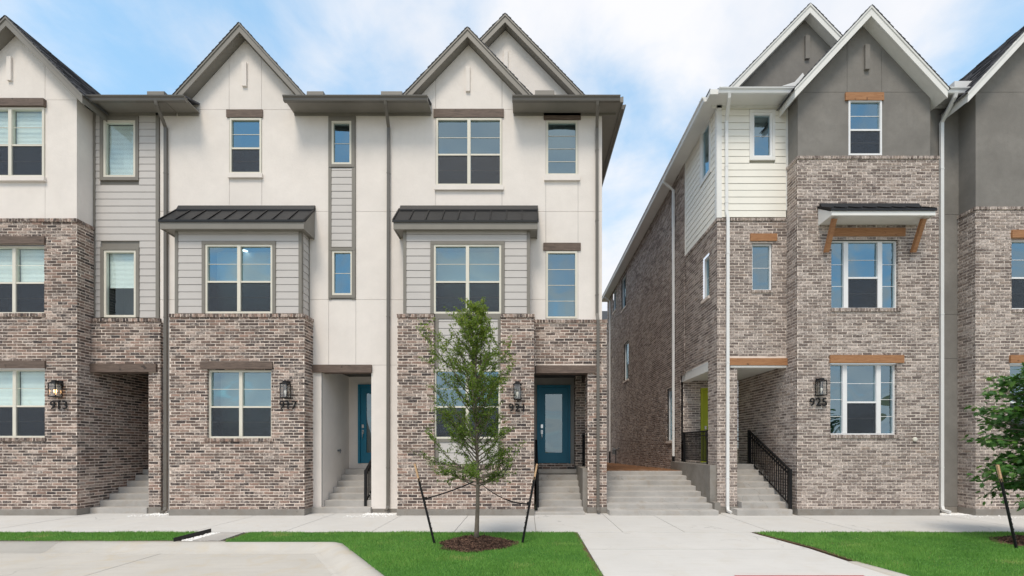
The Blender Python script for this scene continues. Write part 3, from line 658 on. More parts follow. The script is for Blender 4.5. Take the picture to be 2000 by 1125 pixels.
def door(house, x0, x1, z0, z1, y, mat, framemat, handle_left=True):
    f = 0.07; m = MB(); m.box(x0, x0+f, y-0.04, y+0.10, z0, z1); m.box(x1-f, x1, y-0.04, y+0.10, z0, z1); m.box(x0+f, x1-f, y-0.04, y+0.10, z1-f, z1)
    d = m.build('door_frame', framemat, house)
    a, b, p, q = x0+f+0.004, x1-f-0.004, z0+0.012, z1-f-0.004; st = 0.16
    l = MB(); l.box(a, a+st, y, y+0.045, p, q); l.box(b-st, b, y, y+0.045, p, q); l.box(a+st, b-st, y, y+0.045, q-0.18, q); l.box(a+st, b-st, y, y+0.045, p, p+0.30)
    for (u, v, s_, t_) in ((a+st, a+st+0.02, p+0.30, q-0.18), (b-st-0.02, b-st, p+0.30, q-0.18), (a+st+0.02, b-st-0.02, q-0.20, q-0.18), (a+st+0.02, b-st-0.02, p+0.30, p+0.32)): l.box(u, v, y-0.010, y+0.03, s_, t_)
    leaf = l.build('door', mat, house)
    box_part('door_glass', M['glass_door'], leaf, a+st+0.02, b-st-0.02, y+0.015, y+0.022, p+0.32, q-0.20)
    box_part('door_backing', M['room'], leaf, x0, x1, y+0.12, y+0.14, z0, z1)
    hx = a+0.075 if handle_left else b-0.075
    h = MB(); h.box(hx-0.032, hx+0.032, y-0.03, y, p+1.08, p+1.19); h.box(hx-0.028, hx+0.028, y-0.02, y, p+0.90, p+1.02); h.tube([(hx, y-0.02, p+1.0), (hx, y-0.07, p+0.97), (hx, y-0.07, p+0.80), (hx, y-0.02, p+0.75)], 0.012, seg=6)
    h.build('door_handle', M['chrome'], leaf); return leaf
def railing(label, pts, h=0.95, gap=0.105, post=0.068, name='stair_railing', group=None):
    """pts: foot points of the two end posts; rail follows them"""
    a, b = Vector(pts[0]), Vector(pts[1]); o = empty(name, a, label=label, cat='railing', group=group); u = Vector((0, 0, 1))
    for p in (a, b): box_part('post', M['iron'], o, p.x-post/2, p.x+post/2, p.y-post/2, p.y+post/2, p.z, p.z+h+0.03)
    for zz, r in ((h, 0.026), (h-0.13, 0.017), (0.10, 0.017)): MB().tube([a+u*zz, b+u*zz], 1, rect=(r*2, r*1.6)).build('rail', M['iron'], o)
    n = int(math.hypot((b-a).x, (b-a).y)/gap)
    for i in range(1, n):
        p = a.lerp(b, i/n); box_part('baluster', M['iron'], o, p.x-0.011, p.x+0.011, p.y-0.011, p.y+0.011, p.z+0.10, p.z+h-0.01)
    return o
def stairs(label, x0, x1, y0, n, r, t, yback, z0=0.0, first=None):
    o = empty('concrete_stairs', ((x0+x1)/2, y0, 0), label=label, cat='stairs')
    for k in range(n):
        y = y0+k*t; yb = yback if k == n-1 else y0+(k+1)*t+0.05
        c = 0.010; za, zb = (z0+k*r if k else -0.02)+0.0, z0+(k+1)*r
        if k: za -= 0.0
        j = lambda: random.uniform(-.004, .004)
        xa, xb = (first if (first and k == 0) else (x0, x1)); xa += j(); xb += j()
        MB().prism_x([(y, za), (yb, za), (yb, zb), (y+c, zb), (y, zb-c)], xa, xb).build('step', M['step'], o)
    return o
def plinth(house, x0, x1, y0, y1, h=0.155):
    c = 0.012; MB().prism_x([(y0, -0.02), (y1, -0.02), (y1, h), (y0+c, h), (y0, h-c)], x0, x1).build('foundation', M['found'], house)
def canopy(house, x0, x1, yf, yw, zf, zw, fm, fasc=0.19, n=9, slant=0.0):
    """standing seam metal canopy: low at yf/zf, high at the wall"""
    r = MB(); r.prism_x([(yf-0.03, zf+0.0), (yw, zw), (yw, zw-0.03), (yf-0.03, zf-0.03)], x0-0.02, x1+0.02); rf = r.build('canopy', M['metal_k'], house)
    for i in range(n+1):
        x = x0-0.01 + (x1-x0+0.02)*i/n; MB().prism_x([(yf-0.035, zf-0.005), (yw, zw-0.005), (yw, zw+0.032), (yf-0.035, zf+0.032)], x-0.015, x+0.015).build('seam', M['iron'], rf)
    MB().prism_x([(yw-0.10, zw-0.08), (yw, zw+0.0), (yw, zw+0.09), (yw-0.03, zw+0.09), (yw-0.10, zw-0.04)], x0+0.03, x1+0.02).build('flashing', M['metal_k'], rf)
    box_part('drip_edge', M['metal_k'], rf, x0-0.025, x1+0.025, yf-0.045, yf-0.03, zf-0.05, zf+0.005)
    f = MB(); f.box(x0, x1, yf-0.02, yf+0.02, zf-fasc-0.03, zf-0.035)
    f.build('canopy_fascia', fm, house)
    for xa, xb in ((x0, x0+0.03), (x1-0.03, x1)): MB().prism_x([(yf+0.021, zf-fasc-0.03), (yw, zf-fasc-0.03), (yw, zw-0.04), (yf+0.021, zf-0.04)], xa, xb).build('canopy_side', fm, house)
    box_part('canopy_soffit', fm, house, x0+0.031, x1-0.031, yf+0.021, yw-0.005, zf-fasc-0.012, zf-fasc+0.01)
def backing(house, x0, x1, z0, z1, y, mat, holes):
    m = MB()
    for (a, b, p, q) in rect_minus((x0, x1, z0, z1), holes): m.box(a, b, y+0.014, y+0.055, p, q)
    m.build('wall', mat, house)
def roof_plane(house, pts, mat=None):
    m = MB(); n = len(pts); m.raw([(x, y, z) for x, y, z in pts] + [(x, y, z-0.06) for x, y, z in pts], [tuple(range(n)), tuple(range(2*n-1, n-1, -1))] + [(i, i+n, (i+1)%n+n, (i+1)%n) for i in range(n)], (0.45, 0, 0)); m.build('roof', M['shingle'], house)
def roof_vent(house, px0, px1, py0, d, zb, mat):
    x0, x1 = X(px0, d), X(px1, d); zt = Z(py0, d); MB().prism_x([(d, zb), (d, zt-0.02), (d+0.02, zt), (d+0.28, zt), (d+0.3, zb)], x0, x1).build('roof_vent', mat, house)
def R(px0, px1, py0, py1, d): return (X(px0, d), X(px1, d), Z(py1, d), Z(py0, d))

ZS = 10.70                                   # soffit height of the left row
def porch_box(house, x0, x1, yf, yb, zf, zc, wall_l, wall_r, wall_b, ceil, backh=()):
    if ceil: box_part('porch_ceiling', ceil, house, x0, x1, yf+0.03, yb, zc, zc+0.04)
    box_part('porch_floor', M['step'], house, x0, x1, yf+1.62, yb-0.002, zf-0.12, zf-0.001)
    if wall_l: box_part('porch_wall', wall_l, house, x0-0.05, x0, yf+0.06, yb, 0.0, zc)
    if wall_r: box_part('porch_wall', wall_r, house, x1, x1+0.05, yf+0.06, yb, 0.0, zc)
    if wall_b:
        m = MB()
        for (a, b, p, q) in rect_minus((x0-0.05, x1+0.05, 0.0, zc), backh): m.box(a, b, yb, yb+0.05, p, q)
        m.build('porch_wall', wall_b, house)
YD, ZDOOR, ZLAND = 14.1, 1.255, 1.092
# ================================================================== townhouse 913
h = empty('townhouse', (-13.5, A, 0), label='leftmost townhouse, numbered 913, white stucco over brown brick, partly out of frame', cat='house', group='attached townhouses')
bw = BrickWall(h, 'l'); xr = -11.56; xl = -17.0
wm, wl, wt = R(-43, 86, 478, 612, A), R(-43, 87, 720, 855, A), R(-44, 88, 211, 347, A+0.04)
zt = Z(427, A)
bw.panel('x', A, xl, xr, 0.16, zt-0.09, [(*wm, True), (*wl, True)]); bw.rowlock('x', A, xl, xr+0.02, zt)
bw.panel('y', xr, A+0.02, 14.1, 0.16, Z(711, C), sg=1); bw.panel('y', xr, A+0.02, B, Z(711, C), zt-0.09, sg=1); bw.rowlock('y', xr, A, B, zt, sg=1)
for q in (wm, wl): bw.rowlock('x', A, q[0]-0.03, q[1]+0.03, q[2], 0.085, 0.03)
zp = Z(622, C); xpl, xpr = X(290, C), X(313, C); zl0, zl1 = Z(727, C), Z(711, C)
bw.panel('x', C, xr-0.03, xpr, zl0, zp-0.09, [(xr, xpl, zl0, zl1)]); bw.rowlock('x', C, xr, xpr+0.01, zp)
bw.panel('x', C, xpl, xpr, 0.16, zl0); bw.panel('y', xpr, C+0.01, C+0.12, 0.16, zp-0.09, sg=1); bw.panel('y', xpl, C+0.01, C+0.5, 0.16, zl0, sg=-1)
bw.panel('x', 14.1, xr, xpr, 0.16, zl1+0.05); bw.finish()
lintel(h, X(171, C), X(307, C), zl0, zl1, C-0.02, M['wood_d'], 0.3)
for q in (wm, wl, wt): lintel(h, q[0]-0.06, q[1]+0.04, q[3]+0.01, q[3]+0.20, A-0.01, M['wood_d'])
window(h, *wm, A+0.07, M['frame_c'], blind='upper'); window(h, *wl, A+0.07, M['frame_c'], blind='upper')
window(h, *wt, A+0.01, M['frame_c'], blind='upper'); box_part('window_sill', M['stucco_w'], h, wt[0]-0.04, wt[1]+0.04, A-0.03, A+0.06, wt[2]-0.11, wt[2]-0.002)
plinth(h, xl, xr+0.01, A-0.012, 12.5); plinth(h, xpl-0.01, xpr+0.02, C-0.012, C+0.5)
ya = A+0.04; zc = Z(195, ya); xj = X(88, ya)
panels(h, [(xl, xj, zt, zc)], ya, M['stucco_w'], [wt]); panels(h, [(xj, xr-0.03, zt, zc)], ya, M['stucco_w'], back=B-ya)
box_part('wall', M['joint_w'], h, xl, xr-0.05, ya+0.005, ya+0.05, zc-0.02, zc+0.01)
gx, gz = -13.14, Z(33, A-0.21)
gable(h, gx, gz, 1.93, 1.02, A-0.21, 17, M['fascia_t'], M['fascia_t'])
gable_panels(h, [(gx-1.7, zc+0.004), (xr-0.03, zc+0.004), (xr-0.03, gz-0.22-1.02*(xr-0.03-gx)), (gx, gz-0.22)], [xj], ya, M['stucco_w'], back=0.2)
box_part('gable_vent', M['stucco_w'], h, X(16.5, ya), X(25, ya), ya-0.05, ya, Z(159, ya), Z(113, ya))
s0, s1 = xr-0.03, X(312, B)                     # grey siding strip
w1, w2 = R(203, 266, 236, 347, B), R(204, 267, 489, 620, B); zs0 = Z(622, B)
backing(h, xr-0.1, s1, Z(715, B), 10.75, B, M['trim_t'], [w1, w2])
for q, bl in ((w1, 'upper'), (w2, 'half')):
    k = window(h, *q, B-0.02, M['frame_c'], cols=('fixed0',), fr=0.06, blind=bl); casing(k, *q, B-0.005, 0.085, M['trim_t'], 0.03, bottom=(q is w1))
siding(h, s0+0.06, s1-0.09, zs0+0.01, ZS-0.02, B, M['siding_g'], [(w1[0]-0.09, w1[1]+0.09, w1[2]-0.09, w1[3]+0.5), (w2[0]-0.09, w2[1]+0.09, w2[2]-0.5, w2[3]+0.09)])
box_part('corner_trim', M['trim_t'], h, s0+0.001, s0+0.058, B-0.03, B+0.01, zs0, ZS-0.002); box_part('corner_trim', M['trim_t'], h, s1-0.088, s1-0.002, B-0.03, B+0.01, zs0, ZS-0.002)
box_part('head_trim', M['trim_t'], h, w1[0]-0.085, w1[1]+0.085, B-0.031, B+0.01, w1[3]+0.09, ZS-0.075)
gutter(h, X(172, 11.75), X(320, 11.75), B, ZS, M['fascia_t'], M['gutter_t'])
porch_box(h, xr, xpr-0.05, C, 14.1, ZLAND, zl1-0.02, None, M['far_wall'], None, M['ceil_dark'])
lantern(h, 111, 743, 776, A, True); number(h, '913', 117.5, 784, 799, A)
roof_vent(h, 287, 320, 177, 12.2, 10.7, M['fascia_t'])
roof_plane(h, [(-22, 12.46, 11.06), (-9.72, 12.46, 11.06), (-9.72, 20, 10.84+8.28*RT), (-22, 20, 10.84+8.28*RT)]); roof_plane(h, [(-22, 20.01, 10.84+8.28*RT), (-9.72, 20.01, 10.84+8.28*RT), (-9.72, 28.5, 10.7), (-22, 28.5, 10.7)])
stairs('concrete stairs in the dark brick porch beneath the leftmost wooden beam', xr+0.01, xpl-0.005, 12.05, 7, 0.156, 0.28, 13.9)
railing('black stair railing seen edge on beside the leftmost porch post', [(X(291, 12.2), 12.36, 0.16), (X(291, 12.2), 13.74, 1.0)])

# ================================================================== townhouse 917
h = empty('townhouse', (-7.4, A, 0), label='townhouse numbered 917 with grey siding bay and black metal canopy, second from left', cat='house', group='attached townhouses')
bw = BrickWall(h, 'l'); xl, xr = X(331, A), X(594, A); zt = Z(613, A); wl = R(404, 530, 722, 856, A)
bw.panel('x', A, xl, xr, 0.16, zt-0.09, [(*wl, True)]); bw.rowlock('x', A, xl-0.01, xr+0.02, zt)
bw.panel('y', xr, A+0.02, B, 0.16, zt-0.09, sg=1); bw.rowlock('y', xr, A, B, zt, sg=1); bw.rowlock('x', A, wl[0]-0.05, wl[1]+0.05, wl[2], 0.085, 0.03); bw.panel('y', xl, A+0.02, B, 0.16, zt-0.09, sg=-1)
bw.panel('x', 14.085, -4.85, -4.1, ZLAND, ZDOOR); bw.finish()
plinth(h, xl-0.01, xr+0.012, A-0.012, 12.4); lintel(h, X(393, A), X(533, A), Z(721, A)+0.002, Z(706, A), A-0.01, M['wood_d'])
window(h, *wl, A+0.07, M['frame_c'])
# siding bay with its window
yb = A+0.10; b0, b1 = X(343, yb), X(590, yb); wm = R(402, 533, 478, 612.5, yb); zb1 = Z(446, yb)
k = window(h, *wm, yb-0.02, M['frame_c']); MB().tube([(X(478, yb+0.3), yb+0.3, wm[3]-0.022), (X(478, yb+0.3), yb+0.3, wm[3]-0.032)], 0.075, seg=16).build('ceiling_light', M['bulb_lit'], k); casing(k, *wm, yb-0.005, 0.085, M['trim_t'], bottom=False)
backing(h, b0, b1, zt, zb1+0.1, yb, M['trim_t'], [wm]); siding(h, b0+0.08, b1-0.08, zt+0.03, zb1, yb, M['siding_g'], [(wm[0]-0.09, wm[1]+0.09, wm[2]-0.5, wm[3]+0.09)])
box_part('corner_trim', M['trim_t'], h, b0, b0+0.078, yb-0.03, yb+0.01, zt+0.001, zb1); box_part('corner_trim', M['trim_t'], h, b1-0.078, b1+0.003, yb-0.03, yb+0.06, zt+0.001, zb1); box_part('base_trim', M['trim_t'], h, b0+0.08, b1-0.08, yb-0.024, yb+0.01, zt+0.001, zt+0.03)
siding(h, yb+0.06, B-0.05, zt+0.03, zb1, b1-0.012, M['siding_g'], axis='y', sg=1); box_part('corner_trim', M['trim_t'], h, b1-0.04, b1+0.012, B-0.05, B-0.001, zt, zb1)
canopy(h, -9.34, -5.67, 11.62, B-0.001, Z(430, 11.6), Z(409, B), M['fascia_t'])
# stucco field and gable
w1 = R(449, 511, 231, 340, B); w2, w3 = R(648, 687, 237, 322, B), R(649, 689, 490, 577, B); por = (X(628, B), X(725, B), 0.0, Z(713, B)); strip = R(642, 695, 222, 585, B)
E0, E1 = X(312.5, B), X(757, B)
backing(h, E0, E1, 0.1, 10.85, B, M['joint_w'], [w1, w2, w3, por])
rr = lambda *a: R(*a, B)
panels(h, [rr(312.5,448,214,413), rr(448,511.5,214,413), rr(511.5,642,214,413), rr(695,757,214,413), rr(312.5,642,413,585), rr(695,757,413,585), rr(312.5,600,585,1001), rr(600,642,585,713), rr(642,695,585,713), rr(695,757,585,713), rr(600,628,713,997), rr(725,757,713,997)], B, M['stucco_w'], [w1, strip, por], back=0.013)
gx, gz = -7.535, Z(46, B-0.25); zc = Z(214, B)
gable(h, gx, gz, 1.78, 1.10, B-0.25, 17, M['fascia_t'], M['fascia_t'])
gable_panels(h, [(gx-1.62, zc+0.004), (gx+1.62, zc+0.004), (gx+1.62, gz-0.22-1.1*1.62), (gx, gz-0.22), (gx-1.62, gz-0.22-1.1*1.62)], [X(447.5, B), X(511, B)], B, M['stucco_w'], back=0.2)
box_part('gable_vent', M['stucco_w'], h, X(474, B), X(483, B), B-0.05, B, Z(170, B), Z(124, B))
window(h, *w1, B-0.015, M['frame_c'], cols=('hung',)); box_part('window_sill', M['stucco_w'], h, w1[0]-0.03, w1[1]+0.04, B-0.06, B+0.05, w1[2]-0.12, w1[2]-0.002); lintel(h, X(443, B), X(514, B), Z(230, B)+0.002, Z(215, B), B, M['wood_d'])
for q in (w2, w3):
    k = window(h, *q, B-0.02, M['frame_c'], cols=('fixed1',), fr=0.055); casing(k, *q, B-0.005, 0.075, M['trim_t'], 0.03)
siding(h, w2[0], w2[1]+0.01, w3[3]+0.09, w2[2]-0.09, B, M['siding_g'])
for (a, b) in ((strip[0], w2[0]-0.001), (w2[1]+0.011, strip[1])): box_part('corner_trim', M['trim_t'], h, a, b, B-0.026, B+0.012, strip[2], strip[3])
box_part('head_trim', M['trim_t'], h, w2[0], w2[1]+0.01, B-0.024, B+0.012, w2[3]+0.08, strip[3])
gutter(h, X(321, 11.75), X(366, 11.75), B, ZS, M['fascia_t'], M['gutter_t']); gutter(h, X(557, 11.75), X(744, 11.75), B, ZS, M['fascia_t'], M['gutter_t'])
xd = X(322.5, B-0.07); downspout(h, [(X(305, 11.68), 11.68, ZS-0.045), (X(306, 11.7), 11.70, ZS-0.13), (xd, B-0.05, ZS-0.42), (xd, B-0.05, 0.16), (xd+0.01, B-0.10, 0.07), (xd+0.03, B-0.24, 0.04)], M['gutter_t'])
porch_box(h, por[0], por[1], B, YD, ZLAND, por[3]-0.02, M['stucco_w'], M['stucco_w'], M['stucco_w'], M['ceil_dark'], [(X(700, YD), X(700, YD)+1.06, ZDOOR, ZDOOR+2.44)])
door(h, X(700, YD), X(700, YD)+1.06, ZDOOR, ZDOOR+2.44, YD-0.01, M['teal'], M['teal'])
lintel(h, X(611, B), X(727, B), Z(728, B), Z(713, B), B-0.03, M['wood_d'], 0.25); plinth(h, por[1]-0.01, X(776, B), B-0.002, B+0.5, 0.12); plinth(h, X(606, B), por[0]+0.003, B+0.001, B+0.5, 0.12)
sp = MB(); sx_, sy_, sz_ = por[0]+0.001, 13.25, Z(880, 13.25); sp.tube([(sx_, sy_, sz_), (sx_+0.09, sy_, sz_)], 0.03, seg=10); sp.tube([(sx_+0.07, sy_, sz_+0.05), (sx_+0.07, sy_, sz_-0.08)], 0.016, seg=8); sp.build('hose_spigot', M['meter'], h)
lantern(h, 559, 744, 778, A); number(h, '917', 564, 784, 799, A)
roof_vent(h, 599, 631, 177, 12.2, 10.7, M['fascia_t']); roof_vent(h, 744, 785, 177, 12.2, 10.7, M['fascia_t'])
roof_plane(h, [(-9.71, 12.46, 11.06), (-3.73, 12.46, 11.06), (-3.73, 20, 10.84+8.28*RT), (-9.71, 20, 10.84+8.28*RT)]); roof_plane(h, [(-9.71, 20.01, 10.84+8.28*RT), (-3.73, 20.01, 10.84+8.28*RT), (-3.73, 28.5, 10.7), (-9.71, 28.5, 10.7)])
stairs('concrete stairs up to the teal door in the white stucco porch', por[0]+0.002, por[1]-0.002, 12.08, 7, 0.156, 0.28, 14.08, first=(X(606, 12.08), por[1]+0.02))
railing('short black stair railing in the white stucco porch', [(X(714, 12.35), 12.36, 0.16), (X(714, 12.35), 13.74, 1.0)])

# ================================================================== townhouse 921
h = empty('townhouse', (-0.7, A, 0), label='townhouse numbered 921 behind the slim young tree, with two white gables', cat='house', group='attached townhouses')
bw = BrickWall(h, 'l'); xl, xr = X(776, A), X(1043, A); zt = Z(613.5, A); n0, n1 = X(848, A), X(978, A); zn = Z(908, A)
bw.panel('x', A, xl, xr, 0.16, zt-0.09, [(n0, n1, zn, zt, True)])
bw.rowlock('x', A, xl-0.01, n0, zt); bw.rowlock('x', A, n1, xr+0.015, zt); bw.rowlock('x', A, n0, n1, zn, 0.085, 0.01)
bw.panel('y', xr, A+0.02, C, 0.16, zt-0.09, sg=1); bw.panel('y', xl, A+0.02, B, 0.16, zt-0.09, sg=-1); bw.rowlock('y', xr, A, C, zt, sg=1)
xp0, xp1 = X(1148, C), X(1185, C); zp = Z(624.5, C); zl0, zl1 = Z(729, C), Z(714, C)
bw.panel('x', C, xr-0.03, xp1, zl0, zp-0.09, [(xr+0.03, X(1163, C), zl0, zl1)]); bw.rowlock('x', C, xr, xp1+0.015, zp)
bw.panel('x', C, xp0, xp1, 0.16, zl0); bw.panel('y', xp0, C+0.02, C+0.50, 0.16, zl0, sg=-1); bw.panel('y', xp1, C+0.02, C+0.5, 0.16, zp-0.09, sg=1); bw.panel('x', C+0.5, xp0, xp1, 0.16, zl0)
bw.panel('y', xp1, C+0.5, 16, zl1+0.1, zp-0.09, sg=1); bw.panel('y', xp1, 13.75, 16, 0.16, zl1+0.1, sg=1)
xq = X(1124, 13.75); bw.panel('x', 13.75, xq, xp1, 1.2, zl1); bw.panel('y', xq, 13.77, YD, 1.2, zl1, sg=-1)
bw.panel('x', 14.085, 0.25, xq, ZLAND, ZDOOR); bw.panel('y', xr+0.002, C+0.02, YD, 0.16, zl1, sg=1); bw.finish()
plinth(h, xl-0.01, xr+0.01, A-0.012, 12.4); plinth(h, xp0-0.012, xp1+0.012, C-0.012, C+0.5)
# siding niche around the ground floor window
yn = A+0.09; wl = R(848.5, 977.5, 722, 857, yn)
window(h, *wl, yn-0.03, M['frame_c']); backing(h, n0, n1, zn, zt+0.05, yn, M['trim_t'], [wl])
siding(h, n0+0.10, n1-0.08, wl[3]+0.01, zt-0.10, yn, M['siding_g'], pitch=0.175); siding(h, n0+0.10, n1-0.08, zn+0.005, wl[2]-0.09, yn, M['siding_g'], pitch=0.3)
for a, b in ((n0+0.01, n0+0.098), (n1-0.078, n1-0.01)):
    box_part('corner_trim', M['trim_t'], h, a, b, yn-0.03, yn+0.01, zn+0.003, wl[2]-0.086); box_part('corner_trim', M['trim_t'], h, a, b, yn-0.03, yn+0.01, wl[3]+0.003, zt-0.101)
box_part('head_trim', M['trim_t'], h, n0+0.01, n1-0.01, yn-0.032, yn+0.01, zt-0.10, zt+0.03); box_part('head_trim', M['trim_t'], h, n0+0.01, n1-0.01, yn-0.032, yn+0.01, wl[2]-0.085, wl[2]-0.002)
# bay
yb = A+0.10; b0, b1 = X(788, yb), X(1035, yb); wm = R(847.5, 979, 478, 613, yb); zb1 = Z(447, yb)
k = window(h, *wm, yb-0.02, M['frame_c']); casing(k, *wm, yb-0.005, 0.085, M['trim_t'], bottom=False)
backing(h, b0, b1, zt, zb1+0.1, yb, M['trim_t'], [wm]); siding(h, b0+0.08, b1-0.08, zt+0.03, zb1, yb, M['siding_g'], [(wm[0]-0.09, wm[1]+0.09, wm[2]-0.5, wm[3]+0.09)])
box_part('corner_trim', M['trim_t'], h, b0, b0+0.078, yb-0.03, yb+0.01, zt+0.001, zb1); box_part('corner_trim', M['trim_t'], h, b1-0.078, b1+0.003, yb-0.03, yb+0.06, zt+0.001, zb1)
for a, b in ((b0+0.08, wm[0]-0.088), (wm[1]+0.088, b1-0.08)): box_part('base_trim', M['trim_t'], h, a, b, yb-0.024, yb+0.01, zt+0.001, zt+0.03)
siding(h, yb+0.06, B-0.05, zt+0.03, zb1, b1-0.012, M['siding_g'], axis='y', sg=1)
canopy(h, -3.40, 0.29, 11.66, B-0.001, Z(430, 11.62), Z(409, B), M['fascia_t'])
w1, w2, w3 = R(852, 980, 231, 363, B), R(1067, 1128, 236, 343, B), R(1066.5, 1127, 491, 622, B); por = (xr+0.03, xp0, 0.0, zl1); E0, E1 = X(757, B)+0.002, 2.03
backing(h, E0, E1, 0.1, 10.85, B, M['joint_w'], [w1, w2, w3, (por[0]-0.03, 2.1, 0.0, zl1)])
rr = lambda *a: R(*a, B)
panels(h, [rr(757,851,214,413), rr(851,980.5,214,413), rr(980.5,1066,214,413), rr(1066,1129,214,413), rr(1129,1176,214,413), rr(757,1066,413,585), rr(1000,1066,585,625), rr(1066,1129,413,625), rr(1129,1176,413,625), rr(757,1000,585,713), rr(757,785,713,997)], B, M['stucco_w'], [w1, w2, w3], back=0.013)
gx, gz = -1.546, Z(55, B-0.25); zc = Z(214, B)
gable(h, gx, gz, 1.75, 1.05, B-0.25, 17, M['fascia_t'], M['fascia_t'])
gable_panels(h, [(gx-1.6, zc+0.004), (gx+1.6, zc+0.004), (gx+1.6, gz-0.22-1.05*1.6), (gx, gz-0.22), (gx-1.6, gz-0.22-1.05*1.6)], [X(851, B), X(980.5, B)], B, M['stucco_w'], back=0.2)
box_part('gable_vent', M['stucco_w'], h, X(910, B), X(918, B), B-0.05, B, Z(180, B), Z(132, B))
yr = 13.2; gx, gz = X(986.5, yr-0.25), Z(28, yr-0.25)
gable(h, gx, gz, 2.45, 1.03, yr-0.25, 19, M['fascia_t'], M['fascia_t'])
gable_panels(h, [(gx-2.3, 10.6), (gx+2.3, 10.6), (gx+2.3, gz-0.22-1.03*2.3), (gx, gz-0.22), (gx-2.3, gz-0.22-1.03*2.3)], [], yr, M['stucco_w'], back=0.2)
box_part('gable_vent', M['stucco_w'], h, X(984, yr), X(992, yr), yr-0.05, yr, Z(150, yr), Z(100, yr))
window(h, *w1, B-0.015, M['frame_c']); box_part('window_sill', M['stucco_w'], h, w1[0]-0.04, w1[1]+0.05, B-0.06, B+0.05, w1[2]-0.13, w1[2]-0.002); lintel(h, X(847, B), X(984, B), Z(230, B)+0.002, Z(214, B), B, M['wood_d'])
window(h, *w2, B-0.015, M['frame_c'], cols=('fixed3',)); box_part('window_sill', M['stucco_w'], h, w2[0]-0.06, w2[1]+0.06, B-0.06, B+0.05, w2[2]-0.15, w2[2]-0.002); lintel(h, X(1062, B), X(1134, B), Z(235, B)+0.002, Z(222, B), B, M['wood_d'])
window(h, *w3, B-0.015, M['frame_c'], cols=('fixed3',)); lintel(h, X(1061, B), X(1134, B), Z(490, B)+0.002, Z(475, B), B, M['wood_d'])
gutter(h, X(744, 11.75), X(836, 11.75), B, ZS, M['fascia_t'], M['gutter_t']); gutter(h, X(1001, 11.75), 2.40, B, ZS, M['fascia_t'], M['gutter_t'])
# right side: soffit, gutter and side wall running back
box_part('soffit', M['fascia_t'], h, 2.03, 2.48, 11.76, 28.5, ZS+0.001, ZS+0.021); box_part('eave_fascia', M['fascia_t'], h, 2.481, 2.50, 11.74, 28.5, ZS-0.06, ZS+0.07)
MB().prism_y([(2.501, ZS-0.07), (2.565, ZS-0.07), (2.582, ZS-0.005), (2.618, ZS+0.03), (2.618, ZS+0.055), (2.501, ZS+0.045)], 11.95, 28.5).build('gutter', M['gutter_t'], h)
box_part('eave_return', M['fascia_t'], h, 2.13, 2.499, 11.705, 11.738, ZS-0.065, ZS+0.06)
box_part('side_wall', M['stucco_w'], h, 1.93, 2.028, B+0.056, 28, 0.0, ZS); box_part('rear_wall', M['stucco_w'], h, -3.7, 1.929, 27.9, 28, 0, ZS)
xd = X(759, B-0.05); downspout(h, [(X(752, 11.66), 11.67, ZS-0.045), (X(753, 11.68), 11.70, ZS-0.13), (xd, B-0.05, ZS-0.42), (xd-0.02, B-0.05, 0.2), (xd-0.02, B-0.09, 0.11), (xd-0.03, B-0.2, 0.09)], M['gutter_t'])
xd = X(1166, B-0.05); downspout(h, [(X(1167, 11.66), 11.67, ZS-0.045), (X(1167, 11.68), 11.70, ZS-0.13), (xd, B-0.05, ZS-0.42), (xd, B-0.05, zp+0.18), (xd+0.01, C-0.06, zp-0.02), (xd+0.01, C-0.06, 0.17), (xd+0.01, C-0.10, 0.08), (xd+0.02, C-0.22, 0.06)], M['gutter_t'])
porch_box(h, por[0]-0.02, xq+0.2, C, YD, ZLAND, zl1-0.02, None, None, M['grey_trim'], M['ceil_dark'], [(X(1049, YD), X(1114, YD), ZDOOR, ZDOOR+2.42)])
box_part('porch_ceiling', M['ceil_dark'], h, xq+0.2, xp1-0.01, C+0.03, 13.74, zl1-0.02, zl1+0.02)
lintel(h, xp0+0.04, xp1-0.03, zl0-0.03, zl1, C+0.53, M['wood_d'], 1.1)
door(h, X(1049, YD), X(1114, YD), ZDOOR, ZDOOR+2.42, YD-0.01, M['teal'], M['teal'])
lintel(h, X(1046, C), X(1163, C), zl0, zl1, C-0.015, M['wood_d'], 0.3)
box_part('cheek_wall', M['found'], h, X(1139, C), xp1-0.02, C+0.10, 13.74, -0.02, 1.19)
lantern(h, 1010.5, 745, 781, A); number(h, '921', 1011, 789, 804, A)
roof_vent(h, 1045, 1083, 175, 12.2, 10.7, M['fascia_t'])
zt2 = 10.84+8.28*RT
roof_plane(h, [(-3.72, 12.46, 11.06), (2.5, 12.46, 11.06), (-3.72, 20-2.06, 10.84+6.22*RT)]); roof_plane(h, [(2.5, 11.73, 10.80), (2.5, 28.5, 10.84), (-3.72, 22.0, 10.84+6.22*RT), (-3.72, 17.95, 10.84+6.22*RT)])
stairs('concrete stairs up to the full-lite teal door beside the brick post', X(1050, 12.1), X(1139, C)-0.004, 12.08, 7, 0.156, 0.28, 14.08)
ap = stairs('low concrete apron slab in front of the teal door stairs', X(1041, 11.75), X(1143, 11.75), 11.78, 1, 0.075, 0.3, 12.07); 
railing('black stair railing left of the full-lite teal door', [(X(1050, 12.1), 12.12, 0.1), (X(1050, 12.1), 13.7, 1.0)])
railing('small black porch railing behind the brick post with the taupe downspout', [(1.72, 12.66, 1.19), (1.72, 13.70, 1.19)], h=0.95, name='porch_railing')

